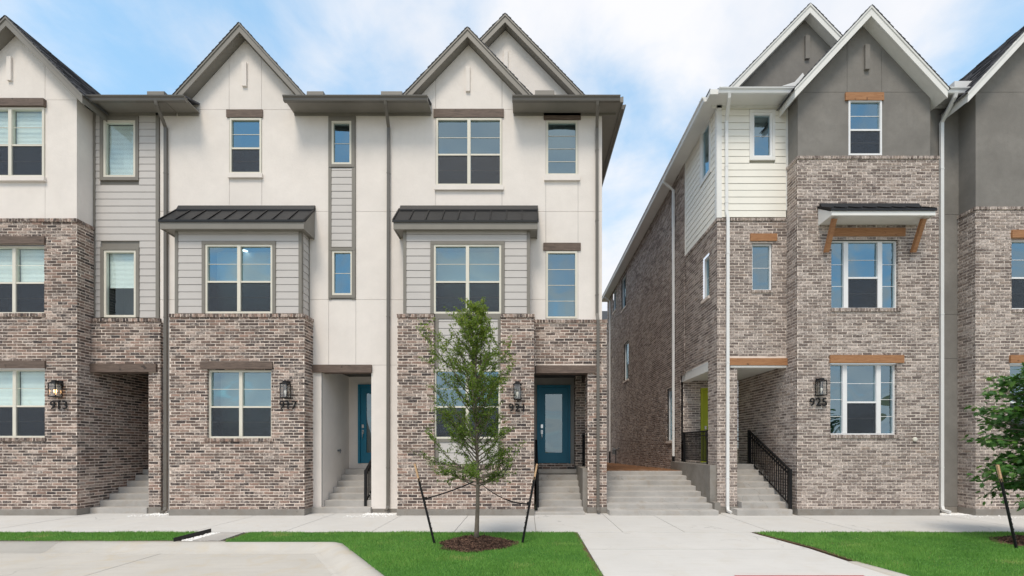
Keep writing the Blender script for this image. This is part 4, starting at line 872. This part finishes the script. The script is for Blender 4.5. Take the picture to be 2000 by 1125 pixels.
# ================================================================== townhouse 925
h = empty('townhouse', (8.3, A, 0), label='townhouse numbered 925 with pale brick, grey stucco gables and cedar lintels', cat='house', group='attached townhouses')
bw = BrickWall(h, 'r'); xl, xr = 6.97, X(1834, A); zt = Z(305, A); xs = 5.12
wm, wl = R(1624, 1755, 468, 602, A), R(1622, 1752, 710, 849, A)
bw.panel('x', A, xl, xr, 0.16, zt-0.085, [(*wm, True), (*wl, True)]); bw.rowlock('x', A, xl-0.015, xr+0.01, zt, 0.075)
zl0, zl1 = Z(714, B), Z(700, B)
bw.panel('y', xl, A+0.02, 15.0, 0.16, zl1, sg=-1); bw.panel('y', xl, A+0.02, B, zl1, zt-0.085, sg=-1); bw.rowlock('y', xl, A, B, zt, 0.075, sg=-1); bw.panel('y', xr, A+0.02, B, 0.16, zt-0.085, sg=1)
for q in (wm, wl): bw.rowlock('x', A, q[0]+0.0, q[1]+0.06, q[2], 0.085, 0.03)
zb = Z(426, B); xp1 = X(1440, B); yS = 14.67; ws = R(1469, 1508.5, 475, 567, B)
bw.panel('x', B, xs, xl+0.03, zl0, zb-0.085, [(*ws, True), (xp1-0.2, xl, zl0, zl1)]); bw.rowlock('x', B, xs-0.015, xl, zb, 0.075); bw.rowlock('x', B, ws[0]-0.02, ws[1]+0.03, ws[2], 0.07, 0.03)
bw.panel('x', B, xs, xp1, 0.16, zl0); bw.panel('y', xp1, B+0.02, B+0.64, 0.16, zl0, sg=1)
# long side wall
yo0, yo1 = B+0.64, 15.05
sidewins = [(12.75, 13.25, Z(585, 13.1), Z(503, 13.1)), (15.75, 16.5, 1.97, 3.85), (22.7, 23.8, Z(745, 23.7), Z(672, 23.7)), (23.3, 24.4, Z(605, 24.0), Z(545, 24.3)), (25.9, 26.8, Z(612, 26.8), Z(572, 26.8))]
bw.panel('y', xs, B+0.02, yS, zl1, zb-0.085, [(yo0, yo1, zl1-1, zl1+0.02)] + sidewins, sg=-1); bw.rowlock('y', xs, B, yS, zb, 0.075, sg=-1)
bw.panel('y', xs, B+0.02, yo0, 0.16, zl1, sg=-1)
bw.panel('y', xs-0.03, yS, 28.6, zl1-0.02, 10.9, sidewins, sg=-1); bw.panel('y', xs-0.03, yo1, 28.6, 0.60, zl1-0.02, sidewins, sg=-1); bw.panel('x', yS, xs-0.03, xs+0.05, zb, 10.9)
bw.panel('x', 15.0, xs+0.05, xl, 1.25, zl1, [(5.74, 6.80, 1.25, 3.70)]); bw.finish()
def shadow_lines(q): pass
for q in sidewins:
    yy = xs if q[0] < yS-0.1 else xs-0.03
    window(h, *q, yy+0.07, M['frame_w'], cols=('fixed1',), axis='y', sg=-1, fr=0.05)
    box_part('window_sill', M['brick_sill'] if 'brick_sill' in M else M['mortar_r'], h, yy-0.035, yy+0.07, q[0]-0.03, q[1]+0.03, q[2]-0.08, q[2]-0.002)
box_part('side_backing', M['joint_g'], h, xs+0.34, xs+0.38, yo1+0.05, 28.6, 0.0, 10.95)
plinth(h, xl, xr+0.01, A-0.012, 12.5, 0.17); plinth(h, xs-0.012, xp1+0.012, B-0.012, B+0.66, 0.17)
box_part('side_foundation', M['found'], h, 4.945, xs+0.30, B+0.05, 15.6, -0.02, 1.27)
window(h, *wm, A+0.075, M['frame_w'], cols=('fixed2', 'hung', 'fixed2'), weights=[0.43, 1, 0.43], mull=0.115, fr=0.035)
window(h, *wl, A+0.075, M['frame_w'], cols=('fixed3', 'hung', 'fixed3'), weights=[0.43, 1, 0.43], mull=0.115, fr=0.035); window(h, *ws, B+0.06, M['frame_w'], cols=('fixed1',), fr=0.04)
lintel(h, X(1626, A), X(1767, A), Z(461.5, A), Z(446, A), A+0.0, M['wood_o']); lintel(h, X(1620, A), X(1764, A), Z(709, A), Z(694, A), A-0.01, M['wood_o']); lintel(h, X(1465, B), X(1517, B), Z(471, B), Z(457, B), B, M['wood_o'])
# grey stucco block and gable
ya = A+0.04; wt = R(1656.5, 1721.5, 196, 304, ya); zc = Z(180, ya); x0, x1 = xl+0.03, X(1817, ya)
panels(h, [(x0, x1, zt, zc)], ya, M['stucco_g'], [wt]); box_part('stucco_panel', M['stucco_g'], h, x0+0.003, x0+0.03, ya+0.061, B, zt, 10.9); box_part('stucco_panel', M['stucco_g'], h, x1-0.03, x1-0.005, ya+0.061, B, zt, 10.9)
box_part('wall', M['joint_g'], h, x0+0.031, x1-0.031, ya+0.012, ya+0.05, zc-0.02, zc+0.02)
window(h, *wt, ya-0.02, M['frame_w'], cols=('hung',), fr=0.045); lintel(h, X(1652, A), X(1727, A), Z(195, A), Z(180, A), ya-0.01, M['wood_o'])
gx, gz = X(1702, A-0.25), Z(12, A-0.25)
gable(h, gx, gz, 1.92, 1.075, A-0.25, 17, M['white'], M['white'], t=0.24)
gable_panels(h, clip([(gx-2, gz-0.24-2.15), (gx+2, gz-0.24-2.15), (gx, gz-0.24)], 1, zc+0.004, False), [X(1654.5, ya), X(1722, ya)], ya, M['stucco_g'], back=0.2)
box_part('gable_vent', M['stucco_g'], h, X(1687, ya), X(1696, ya), ya-0.06, ya, Z(138, ya), Z(90, ya))
yr = 13.2; gx, gz = X(1582.5, yr-0.25), Z(8, yr-0.25)
gable(h, gx, gz, 2.45, 1.035, yr-0.25, 19, M['white'], M['white'], t=0.24)
gable_panels(h, [(gx-2.3, 10.8), (gx+2.3, 10.8), (gx+2.3, gz-0.24-1.035*2.3), (gx, gz-0.24), (gx-2.3, gz-0.24-1.035*2.3)], [], yr, M['stucco_g'], back=0.2)
box_part('gable_vent', M['stucco_g'], h, X(1571, yr), X(1579.5, yr), yr-0.06, yr, Z(117, yr), Z(72, yr))
# cream siding: front and side
ZR = Z(207, B); wf = R(1463, 1513, 216, 314, B)
backing(h, xs+0.06, xl, zb, ZR+0.05, B, M['joint_c'], [wf]); siding(h, xs+0.11, xl-0.02, zb+0.01, ZR-0.03, B, M['siding_c'], [(wf[0]-0.001, wf[1]+0.001, wf[2], wf[3])], pitch=0.181)
k = window(h, wf[0]+0.08, wf[1]-0.08, wf[2]+0.08, wf[3]-0.08, B-0.02, M['frame_w'], cols=('fixed1',), fr=0.05); casing(k, wf[0]+0.08, wf[1]-0.08, wf[2]+0.08, wf[3]-0.08, B-0.005, 0.079, M['white'], 0.035)
box_part('corner_trim', M['white'], h, xs-0.002, xs+0.108, B-0.03, B+0.01, zb+0.001, ZR); box_part('corner_trim', M['white'], h, xs-0.03, xs-0.003, B-0.03, B+0.09, zb+0.001, ZR); box_part('corner_trim', M['white'], h, xl-0.018, xl+0.03, B-0.03, B+0.01, zb+0.2, ZR)
sw = (12.70, 13.30, Z(345, 13.0), Z(247, 13.0)); box_part('wall', M['joint_c'], h, xs+0.026, xs+0.056, B+0.1, sw[0]-0.05, zb, ZR); box_part('wall', M['joint_c'], h, xs+0.026, xs+0.056, sw[1]+0.05, yS, zb, ZR)
siding(h, B+0.09, yS-0.06, zb+0.01, ZR-0.03, xs+0.012, M['siding_c'], [(sw[0]-0.09, sw[1]+0.09, sw[2]-0.09, sw[3]+0.09)], pitch=0.181, axis='y', sg=-1)
k = window(h, *sw, xs-0.01, M['frame_w'], cols=('fixed0',), axis='y', sg=-1)
for (a, b, p, q) in ((sw[0]-0.09, sw[0]-0.001, sw[2], sw[3]), (sw[1]+0.001, sw[1]+0.09, sw[2], sw[3]), (sw[0]-0.09, sw[1]+0.09, sw[3]+0.001, sw[3]+0.09), (sw[0]-0.09, sw[1]+0.09, sw[2]-0.09, sw[2]-0.001)): box_part('casing', M['white'], k, xs-0.022, xs+0.03, a, b, p, q)
box_part('corner_trim', M['white'], h, xs-0.015, xs+0.03, yS-0.06, yS-0.002, zb, ZR)
# eaves
gutter(h, 4.93, X(1549, 11.75), B, ZR, M['white'], M['gutter_w']); gutter(h, X(1845, 11.75)-0.02, X(1880, 11.75)+0.2, B, ZR, M['white'], M['gutter_w'])
box_part('soffit', M['white'], h, 4.75, xs+0.05, 11.76, 28.7, ZR+0.001, ZR+0.021); box_part('eave_fascia', M['white'], h, 4.73, 4.749, 11.74, 28.7, ZR-0.06, ZR+0.07)
MB().prism_y([(4.729, ZR-0.07), (4.665, ZR-0.07), (4.648, ZR-0.005), (4.612, ZR+0.03), (4.612, ZR+0.055), (4.729, ZR+0.045)], 11.95, 28.7).build('gutter', M['gutter_w'], h)
box_part('eave_return', M['white'], h, 4.731, 5.10, 11.705, 11.738, ZR-0.065, ZR+0.06)
xd = X(1419, B-0.06); downspout(h, [(X(1424, 11.66), 11.67, ZR-0.045), (X(1425, 11.68), 11.70, ZR-0.15), (xd, B-0.06, ZR-0.45), (xd, B-0.06, zb+0.15), (xd+0.03, B-0.075, zb-0.05), (xd+0.02, B-0.075, 0.18), (xd+0.02, B-0.11, 0.07), (xd+0.05, B-0.26, 0.04)], M['gutter_w'])
downspout(h, [(4.70, 15.55, ZR+0.02), (4.70, 15.55, ZR-0.10), (xs-0.10, 15.55, ZR-0.38), (xs-0.10, 15.55, 1.45)], M['gutter_w']); downspout(h, [(xs-0.10, 15.55, 1.449), (xs-0.10, 15.55, 0.95)], M['iron'], 0.08, 0.06)
downspout(h, [(4.70, 27.4, ZR+0.02), (4.70, 27.4, ZR-0.10), (xs-0.10, 27.4, ZR-0.38), (xs-0.10, 27.4, 1.5)], M['gutter_w']); downspout(h, [(xs-0.10, 27.4, 1.499), (xs-0.10, 27.4, 0.75)], M['iron'], 0.08, 0.06)
# recess between the two right-hand houses
E0, E1 = x1-0.05, X(1890, B); zj = [0.17, Z(700, B), Z(614, B), Z(419, B), ZR+0.02]
backing(h, E0, E1, 0.1, ZR, B, M['joint_g'], []); panels(h, [(E0, E1, a, b) for a, b in zip(zj[:-1], zj[1:])], B, M['stucco_g'], back=0.013); plinth(h, xr, E1+0.2, B-0.002, B+0.4, 0.165)
xd = X(1839, B-0.06); downspout(h, [(X(1868, 11.66), 11.67, ZR-0.045), (X(1866, 11.68), 11.70, ZR-0.15), (xd, B-0.06, ZR-0.50), (xd, B-0.06, 0.2), (xd, B-0.10, 0.09), (xd+0.04, B-0.26, 0.05)], M['gutter_w'], 0.085, 0.06)
box_part('kickout_flashing', M['gutter_w'], h, X(1861, 12.1), X(1898, 12.1), 12.05, 12.3, ZR+0.12, Z(161, 12.1))
MB().prism_y([(X(1527, 12), Z(168, 12)), (X(1552, 12), Z(160, 12)), (X(1568, 12), Z(142, 12)), (X(1571, 12), Z(147, 12)), (X(1555, 12), Z(168, 12))], 12.0, 12.03).build('kickout_flashing', M['gutter_w'], h)
# awning with cedar brackets
ax0, ax1, yf = 7.50, 10.05, 11.20; zf, zw = Z(409, yf), Z(405, A)
canopy(h, ax0, ax1, yf, A-0.001, zf, zw, M['white'], fasc=0.125, n=7)
for x in (7.66, 9.88):
    p, q = Vector((x, A-0.07, Z(493, A-0.07))), Vector((x, yf+0.12, zf-0.17)); br = MB(); br.tube([p, q], 1, rect=(0.095, 0.10)); br.build('bracket', M['wood_o'], h)
# porch
box_part('porch_ceiling', M['white'], h, xs+0.06, xl, B+0.08, 15.0, zl0+0.0, zl0+0.04); box_part('porch_floor', M['step'], h, xs+0.06, xl, 13.9, 14.99, 1.13, 1.249)
box_part('porch_beam', M['white'], h, xs+0.02, xs+0.30, yo0, yo1, zl0-0.04, zl1+0.02)
lintel(h, X(1420, B), X(1543, B), zl0, zl1, B-0.02, M['wood_o'], 0.12); box_part('porch_beam', M['white'], h, xp1-0.2, xl-0.01, B-0.03, B+0.16, zl0-0.055, zl0-0.002)
door(h, 5.74, 6.80, 1.25, 3.70, 14.98, M['lime'], M['lime'])
lantern(h, 1602, 739, 773, A); number(h, '925', 1597.5, 778, 793, A)
cv = MB(); cxv, czv = X(1786, A), Z(858, A); cv.tube([(cxv, A+0.01, czv), (cxv, A-0.03, czv), (cxv, A-0.04, czv)], [0.055, 0.055, 0.03], seg=14); cv.build('vent_cover', M['frame_c'], h)
z0_, s_ = ZR+0.10, RT
roof_plane(h, [(4.73, 12.46, z0_+0.22), (11.2, 12.46, z0_+0.22), (11.2, 18.2, z0_+6.47*s_)]); roof_plane(h, [(4.73, 11.73, z0_), (11.2, 18.21, z0_+6.47*s_), (11.2, 22, z0_+6.47*s_), (4.73, 28.7, z0_)])
stairs('concrete stairs in the pale brick porch behind the black railing', xp1+0.013, xl-0.013, 11.98, 7, 0.156, 0.27, 13.92, z0=0.156)
stairs('lowest broad concrete step of the pale brick porch', X(1440, 11.66), X(1548, 11.66), 11.66, 1, 0.156, 0.3, 12.03)
railing('sloping black stair railing against the pale brick wall', [(6.84, 11.80, 0.16), (6.80, 13.9, 1.25)], h=1.0)
railing('black porch railing in front of the lime green door', [(5.17, 12.95, 1.27), (5.17, 14.9, 1.27)], h=0.95, name='porch_railing')

# ================================================================== townhouse at the right edge
h = empty('townhouse', (13.5, A, 0), label='rightmost townhouse of grey stucco over pale brick, cut off by the frame', cat='house', group='attached townhouses')
bw = BrickWall(h, 'r'); xl, xr = X(1906, A), 17.0; zt = Z(404, A); wm, wl = R(1976, 2107, 466, 604, A), R(1973, 2104, 710, 849, A)
bw.panel('x', A, xl, xr, 0.16, zt-0.085, [(*wm, True), (*wl, True)]); bw.rowlock('x', A, xl-0.015, xr, zt, 0.075); bw.panel('y', xl, A+0.02, B, 0.16, zt-0.085, sg=-1); bw.rowlock('y', xl, A, B, zt, 0.075, sg=-1)
for q in (wm, wl): bw.rowlock('x', A, q[0]-0.0, q[1]+0.06, q[2], 0.085, 0.03)
bw.finish(); plinth(h, xl-0.012, xr, A-0.012, 12.5, 0.165)
for q in (wm, wl): window(h, *q, A+0.075, M['frame_w']); lintel(h, q[0]-0.02, q[1]+0.15, q[3]+0.01, q[3]+0.21, A-0.01, M['wood_o'])
ya = A+0.04; zc = Z(180, ya); x0 = xl+0.03
panels(h, [(x0, xr, zt, zc)], ya, M['stucco_g']); box_part('stucco_panel', M['stucco_g'], h, x0+0.003, x0+0.03, ya+0.061, B, zt, 10.9); box_part('wall', M['joint_g'], h, x0+0.031, xr, ya+0.012, ya+0.05, zc-0.02, zc+0.02)
hw = 1.95; gx = X(1893, A-0.25)+hw; gz = Z(178, A-0.25)+1.075*hw
gable(h, gx, gz, hw+0.03, 1.075, A-0.25, 17, M['white'], M['white'], t=0.24)
gable_panels(h, clip([(gx-2, gz-0.24-2.15), (gx+2, gz-0.24-2.15), (gx, gz-0.24)], 1, zc+0.004, False), [], ya, M['stucco_g'], back=0.2)
roof_plane(h, [(11.21, 12.46, z0_+0.22), (22, 12.46, z0_+0.22), (22, 20, z0_+8.28*s_), (11.21, 20, z0_+8.28*s_)]); roof_plane(h, [(11.21, 20.01, z0_+8.28*s_), (22, 20.01, z0_+8.28*s_), (22, 28.5, z0_), (11.21, 28.5, z0_)])

# ================================================================== gap between the rows
stairs('wide concrete stairs climbing between the two rows of townhouses', 2.14, 4.94, 11.70, 8, 0.125, 0.39, 15.1)
cw = MB(); cw.box(4.945, 5.10, 11.95, 12.24, -0.02, 0.30); tag(cw.build('stair_kerb', M['found']), 'small concrete block between wide stairs and white downspout', 'kerb')
m = MB(); nx, ny = 26, 60
for j in range(ny+1):
    for i in range(nx+1):
        x = 2.04+(5.25-2.04)*i/nx; y = 14.55+(30-14.55)*(j/ny)**1.6; m.v.append((x, y, 1.005 - 0.24*(y-14.55)/15.0 + random.uniform(-.018, .022)*(0.3 if j == 0 else 1)))
for j in range(ny):
    for i in range(nx): m.f.append((j*(nx+1)+i, j*(nx+1)+i+1, (j+1)*(nx+1)+i+1, (j+1)*(nx+1)+i))
structure(m.build('bare_earth', M['bark_orange']))
gm = empty('gas_meter', (5.0, 25.6, 1.15), label='grey gas meter on the side wall near its far downspout', cat='gas meter')
MB().tube([(5.02, 25.6, 0.78), (5.02, 25.6, 1.55), (4.9, 25.3, 1.6), (4.9, 24.9, 1.6), (5.05, 24.7, 1.7)], 0.025, seg=8).build('pipe', M['meter'], gm)
b = MB(); b.tube([(4.88, 25.2, 1.35), (4.88, 25.2, 1.62)], [0.13, 0.11], seg=12); b.build('meter_body', M['meter'], gm); b = MB(); b.tube([(4.86, 25.2, 1.63), (4.86, 25.2, 1.72)], [0.09, 0.05], seg=12); b.build('meter_dial', M['meter'], gm)
fh = empty('townhouse', (4.5, 40, 0), label='distant brown house seen in the gap between the rows', cat='house')
box_part('wall', M['far_wall'], fh, 1.0, 12.0, 40, 50, 0, Z(632, 40)); MB().prism_x([(39.6, Z(632, 40)), (45, Z(632, 40)+2.6), (50.4, Z(632, 40))], 0.7, 12.3).build('roof', M['metal_k'], fh)
k = window(fh, X(1183.5, 40), X(1191, 40)+0.5, Z(678, 40), Z(646, 40), 39.96, M['frame_w'], cols=('fixed1',))

# ------------------------------------------------------------------ trees
def mulch(cx, cy, rx, ry, n, label):
    m = MB(); k = 28; rings = 6
    vs = [(cx, cy, 0.13)]
    for r in range(1, rings+1):
        for j in range(k):
            f = r/rings; a = math.tau*j/k; wob = 1+0.10*math.sin(3*a+1)+0.06*math.sin(7*a)
            vs.append((cx+rx*f*wob*math.cos(a), cy+ry*f*wob*math.sin(a), 0.012+0.12*(1-f**2.2)+random.uniform(-.012,.012)))
    fs = [(0, 1+j, 1+(j+1)%k) for j in range(k)]
    for r in range(rings-1):
        for j in range(k): fs.append((1+r*k+j, 1+(r+1)*k+j, 1+(r+1)*k+(j+1)%k, 1+r*k+(j+1)%k))
    m.raw(vs, fs, (0.12, 0, 0))
    for i in range(n):
        f = math.sqrt(random.random())*1.12; a = random.uniform(0, math.tau); wob = 1+0.10*math.sin(3*a+1)+0.06*math.sin(7*a)
        p = Vector((cx+rx*f*wob*math.cos(a), cy+ry*f*wob*math.sin(a), 0.024+max(0, 0.12*(1-f**2.2)))); L = random.uniform(0.015, 0.05); wd = random.uniform(0.004, 0.011)
        d = Vector((random.gauss(0,1), random.gauss(0,1), random.gauss(0,.35))).normalized(); s = d.cross(Vector((random.gauss(0,.4), random.gauss(0,.4), 1))).normalized()*wd; u = s.cross(d).normalized()*0.006; d *= L
        m.raw([p-d-s, p+d-s*0.6, p+d+s*0.5, p-d+s, p-d*0.8+u, p+d*0.7+u], [(0,1,5,4), (4,5,2,3), (0,4,3), (1,2,5)], (min(1, max(0, random.betavariate(1.3, 2.2))), 0, 0))
    return tag(m.build('mulch_ring', M['mulch']), label, 'mulch', kind='stuff')
mulch(-0.90, 8.16, 0.60, 0.50, 2600, 'ring of brown wood mulch round the slim young tree')
mulch(9.40, 8.16, 0.74, 0.56, 2200, 'brown mulch at the right edge under the lobed-leaf tree')

TR = random.Random(5)
def limb_pts(p, d, L, n, up, wob):
    pts = [p.copy()]
    for i in range(n):
        d = (d + Vector((TR.gauss(0, wob), TR.gauss(0, wob), TR.gauss(0, wob)+up))).normalized(); pts.append(pts[-1] + d*(L/n))
    return pts
def young_tree():
    base = Vector((-0.90, 8.16, 0.06)); o = empty('young_tree', base, label='slim staked young tree with small leaves in front of number 921', cat='tree')
    top = 4.25; trunk = [base + Vector((0.025*math.sin(z*1.7)+0.006*z, 0.02*math.cos(z*1.3)-0.02, z)) for z in np.linspace(0, top, 24)]
    rad = [0.037*(1-i/23)**0.8*(1+0.35*math.exp(-i)) + 0.003 for i in range(24)]
    tm = MB(); tm.tube(trunk, rad, seg=9)
    wm_ = MB(); lm = MB()
    def leaves(pts, dens, tone):
        for i in range(len(pts)-1):
            a, b = pts[i], pts[i+1]; n = max(1, int((b-a).length*dens))
            for _ in range(n):
                p = a.lerp(b, TR.random()) + Vector((TR.gauss(0,.022), TR.gauss(0,.022), TR.gauss(0,.018))); L = TR.uniform(0.014, 0.031); wd = L*TR.uniform(0.32, 0.48)
                d = ((b-a).normalized()*0.6 + Vector((TR.gauss(0,.7), TR.gauss(0,.7), TR.gauss(0,.55)))).normalized(); s = d.cross(Vector((TR.gauss(0,.6), TR.gauss(0,.6), 1))).normalized(); u = s.cross(d)
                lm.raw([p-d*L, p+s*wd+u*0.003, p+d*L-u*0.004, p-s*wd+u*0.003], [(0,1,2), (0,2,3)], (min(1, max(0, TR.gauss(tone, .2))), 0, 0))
    def profile(z):                                            # crown half-width by height
        return float(np.interp(z, [0.85, 1.15, 1.5, 1.9, 2.3, 2.75, 3.2, 3.6, 4.0, 4.4], [0.66, 0.88, 0.84, 0.72, 0.90, 0.98, 0.70, 0.50, 0.32, 0.13]))
    for i in range(104):
        z = 0.98 + (4.1-0.98)*((i+TR.random())/104)**1.12; k = min(22, int(z/top*23)); p = trunk[k].lerp(trunk[k+1], (z/top*23) % 1)
        a = i*2.399 + TR.gauss(0, .35); L = profile(z+0.15)*TR.uniform(0.75, 1.40)*(0.96-0.20*math.cos(a)); el = TR.uniform(0.25, 0.75) + 0.22*(z-1)/3
        if z < 1.35: el = TR.uniform(-0.15, 0.45)
        d = Vector((math.cos(a)*math.cos(el), math.sin(a)*math.cos(el), math.sin(el)))
        pts = limb_pts(p, d, L, 7, 0.02 if z < 1.4 else 0.07, 0.10); r0 = 0.011*(1-(z-1)/4.2)+0.003
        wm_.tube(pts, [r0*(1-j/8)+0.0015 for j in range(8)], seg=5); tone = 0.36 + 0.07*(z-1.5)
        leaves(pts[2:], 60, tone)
        for q in range(TR.randint(6, 11)):
            f = TR.uniform(0.22, 1.0); kk = min(6, int(f*7)); pp = pts[kk].lerp(pts[kk+1], f*7-kk if f < 1 else 1); dd = ((pts[kk+1]-pts[kk]).normalized()*0.8 + Vector((TR.gauss(0,.7), TR.gauss(0,.7), TR.gauss(0.1,.5)))).normalized()
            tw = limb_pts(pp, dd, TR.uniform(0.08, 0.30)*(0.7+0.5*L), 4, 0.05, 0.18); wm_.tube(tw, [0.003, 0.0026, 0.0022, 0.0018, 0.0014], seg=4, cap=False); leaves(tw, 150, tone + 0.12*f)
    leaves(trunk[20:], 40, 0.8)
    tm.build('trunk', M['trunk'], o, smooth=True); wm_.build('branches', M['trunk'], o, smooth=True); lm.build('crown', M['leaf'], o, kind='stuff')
young_tree()
def lobed_tree():
    base = Vector((9.50, 8.16, 0.06)); o = empty('young_tree', base, label='bushy tree with large lobed leaves at the right edge', cat='tree')
    trunk = [base + Vector((0.03*math.sin(z*1.5), 0.02*math.cos(z), z)) for z in np.linspace(0, 3.6, 16)]
    tm = MB(); tm.tube(trunk, [0.055*(1-i/16)+0.008 for i in range(16)], seg=9); wm_ = MB(); spots = []
    for i in range(110):
        z = 0.95 + 2.3*(i+TR.random())/110; k = min(14, int(z/3.6*15)); p = trunk[k]; a = i*2.399 + TR.gauss(0, .3); el = TR.uniform(-0.35, 0.6)
        L = (1.30*math.sqrt(max(0.05, 1-((z-1.75)/1.75)**2)))*TR.uniform(0.62, 0.98); d = Vector((math.cos(a)*math.cos(el), math.sin(a)*math.cos(el), math.sin(el)))
        pts = limb_pts(p, d, L, 6, -0.01, 0.10); wm_.tube(pts, [0.014*(1-j/7)+0.002 for j in range(7)], seg=5)
        for j in range(2, 6):
            for _ in range(11): spots.append((pts[j].lerp(pts[j+1], TR.random()), (pts[j+1]-pts[j]).normalized()))
    lobes = [(0,0),(0.10,0.16),(0.36,0.20),(0.22,0.34),(0.50,0.50),(0.24,0.56),(0.32,0.80),(0.12,0.76),(0.0,1.0)]
    outline = lobes + [(-x, y) for x, y in lobes[-2:0:-1]]
    var = []
    for i in range(6):
        m = MB(); f = [(x*(0.9+0.06*i)*0.85, y, 0.10*abs(x)-0.10*y*y) for x, y in outline]; m.raw([(0, 0.45, 0.02)] + f, [(0, 1+j, 1+(j+1) % len(f)) for j in range(len(f))], (0.1+0.15*i, 0, 0)); var.append(m)
    mvar = [m.mesh('leaf', M['leaf_big']) for m in var]; rest = MB(); count = 0
    trunk_o = tm.build('trunk', M['trunk'], o, smooth=True); wm_.build('branches', M['trunk'], o, smooth=True)
    TR.shuffle(spots); spots.sort(key=lambda s: 0 if VPX + s[0].x*FPX/s[0].y < 1995 and s[0].y < 8.5 else 1)
    crown = None; mats = []
    for p, d in spots:
        q = (p + Vector((TR.gauss(0,.05), TR.gauss(0,.05), TR.gauss(0,.05)))); dd = (d*0.7 + Vector((TR.gauss(0,.5), TR.gauss(0,.5), TR.gauss(-.25,.4)))).normalized(); n = (Vector((TR.gauss(0,.4), TR.gauss(-.35,.4), 1))); s = dd.cross(n).normalized(); n = s.cross(dd)
        sc = TR.uniform(0.085, 0.155); mats.append((q, Matrix(((s.x*sc, dd.x*sc, n.x*sc, q.x), (s.y*sc, dd.y*sc, n.y*sc, q.y), (s.z*sc, dd.z*sc, n.z*sc, q.z), (0,0,0,1)))))
    for q, mt in mats[280:]:
        v = TR.choice(var); rest.raw([mt @ Vector(c) for c in v.v], v.f, (TR.betavariate(2, 2.4), 0, 0))
    crown = rest.build('crown', M['leaf_big'], o, kind='stuff')
    for q, mt in mats[:280]:
        lf = bpy.data.objects.new('leaf', TR.choice(mvar)); COL.objects.link(lf); lf.parent = crown; lf.matrix_local = mt
lobed_tree()
def stake(label, foot, top, wood_f):
    a, b = Vector(foot), Vector(top); o = empty('tree_stake', a, label=label, cat='stake', group='tree stakes'); c = a.lerp(b, wood_f)
    MB().tube([c-(b-a).normalized()*0.06, b], 1, rect=(0.032, 0.032)).build('wooden_tip', M['stake_wood'], o)
    m = MB(); m.tube([a-Vector((0,0,0.05)), c], 0.021, seg=8); m.build('sleeve', M['iron'], o)
    L = (c-a).length; k = int(L/0.09)
    for i in range(2, k):
        p = a.lerp(c, i/k); MB().tube([p, p+(c-a).normalized()*0.012], 0.0245, seg=8).build('notch', M['iron'], o)
def PW(px, py, d): return (X(px, d), d, Z(py, d))
stake('black stake with pale wooden tip leaning left of the slim tree', PW(850, 1062, 8.28), PW(810, 906, 8.28), 0.82)
stake('black stake with pale wooden tip leaning right of the slim tree', PW(1019, 1062, 8.28), PW(1049, 906, 8.28), 0.84)
stake('black stake with pale wooden tip under the lobed-leaf tree', PW(1987, 1074, 7.85), PW(1948, 908, 7.85), 0.84)
def strap(label, a, b, sag):
    a, b = Vector(a), Vector(b); pts = [a.lerp(b, t) - Vector((0, 0, sag*4*t*(1-t))) for t in np.linspace(0, 1, 12)]; m = MB(); m.tube(pts, 1, rect=(0.008, 0.024))
    m.tube([a+Vector((0,0,-.02)), a+Vector((0,0,.03))], 0.028, seg=8); tag(m.build('tie_strap', M['iron']), label, 'strap', 'tree tie straps')
strap('black tie strap from the left stake to the slim trunk', PW(831, 974, 8.26), PW(925, 941, 8.14), 0.02)
strap('black tie strap from the right stake to the slim trunk', PW(1032, 984, 8.26), PW(936, 942, 8.14), 0.10)
print('tris', sum(len(o.data.polygons) for o in bpy.data.objects if o.type == 'MESH'), 'objects', len(bpy.data.objects))
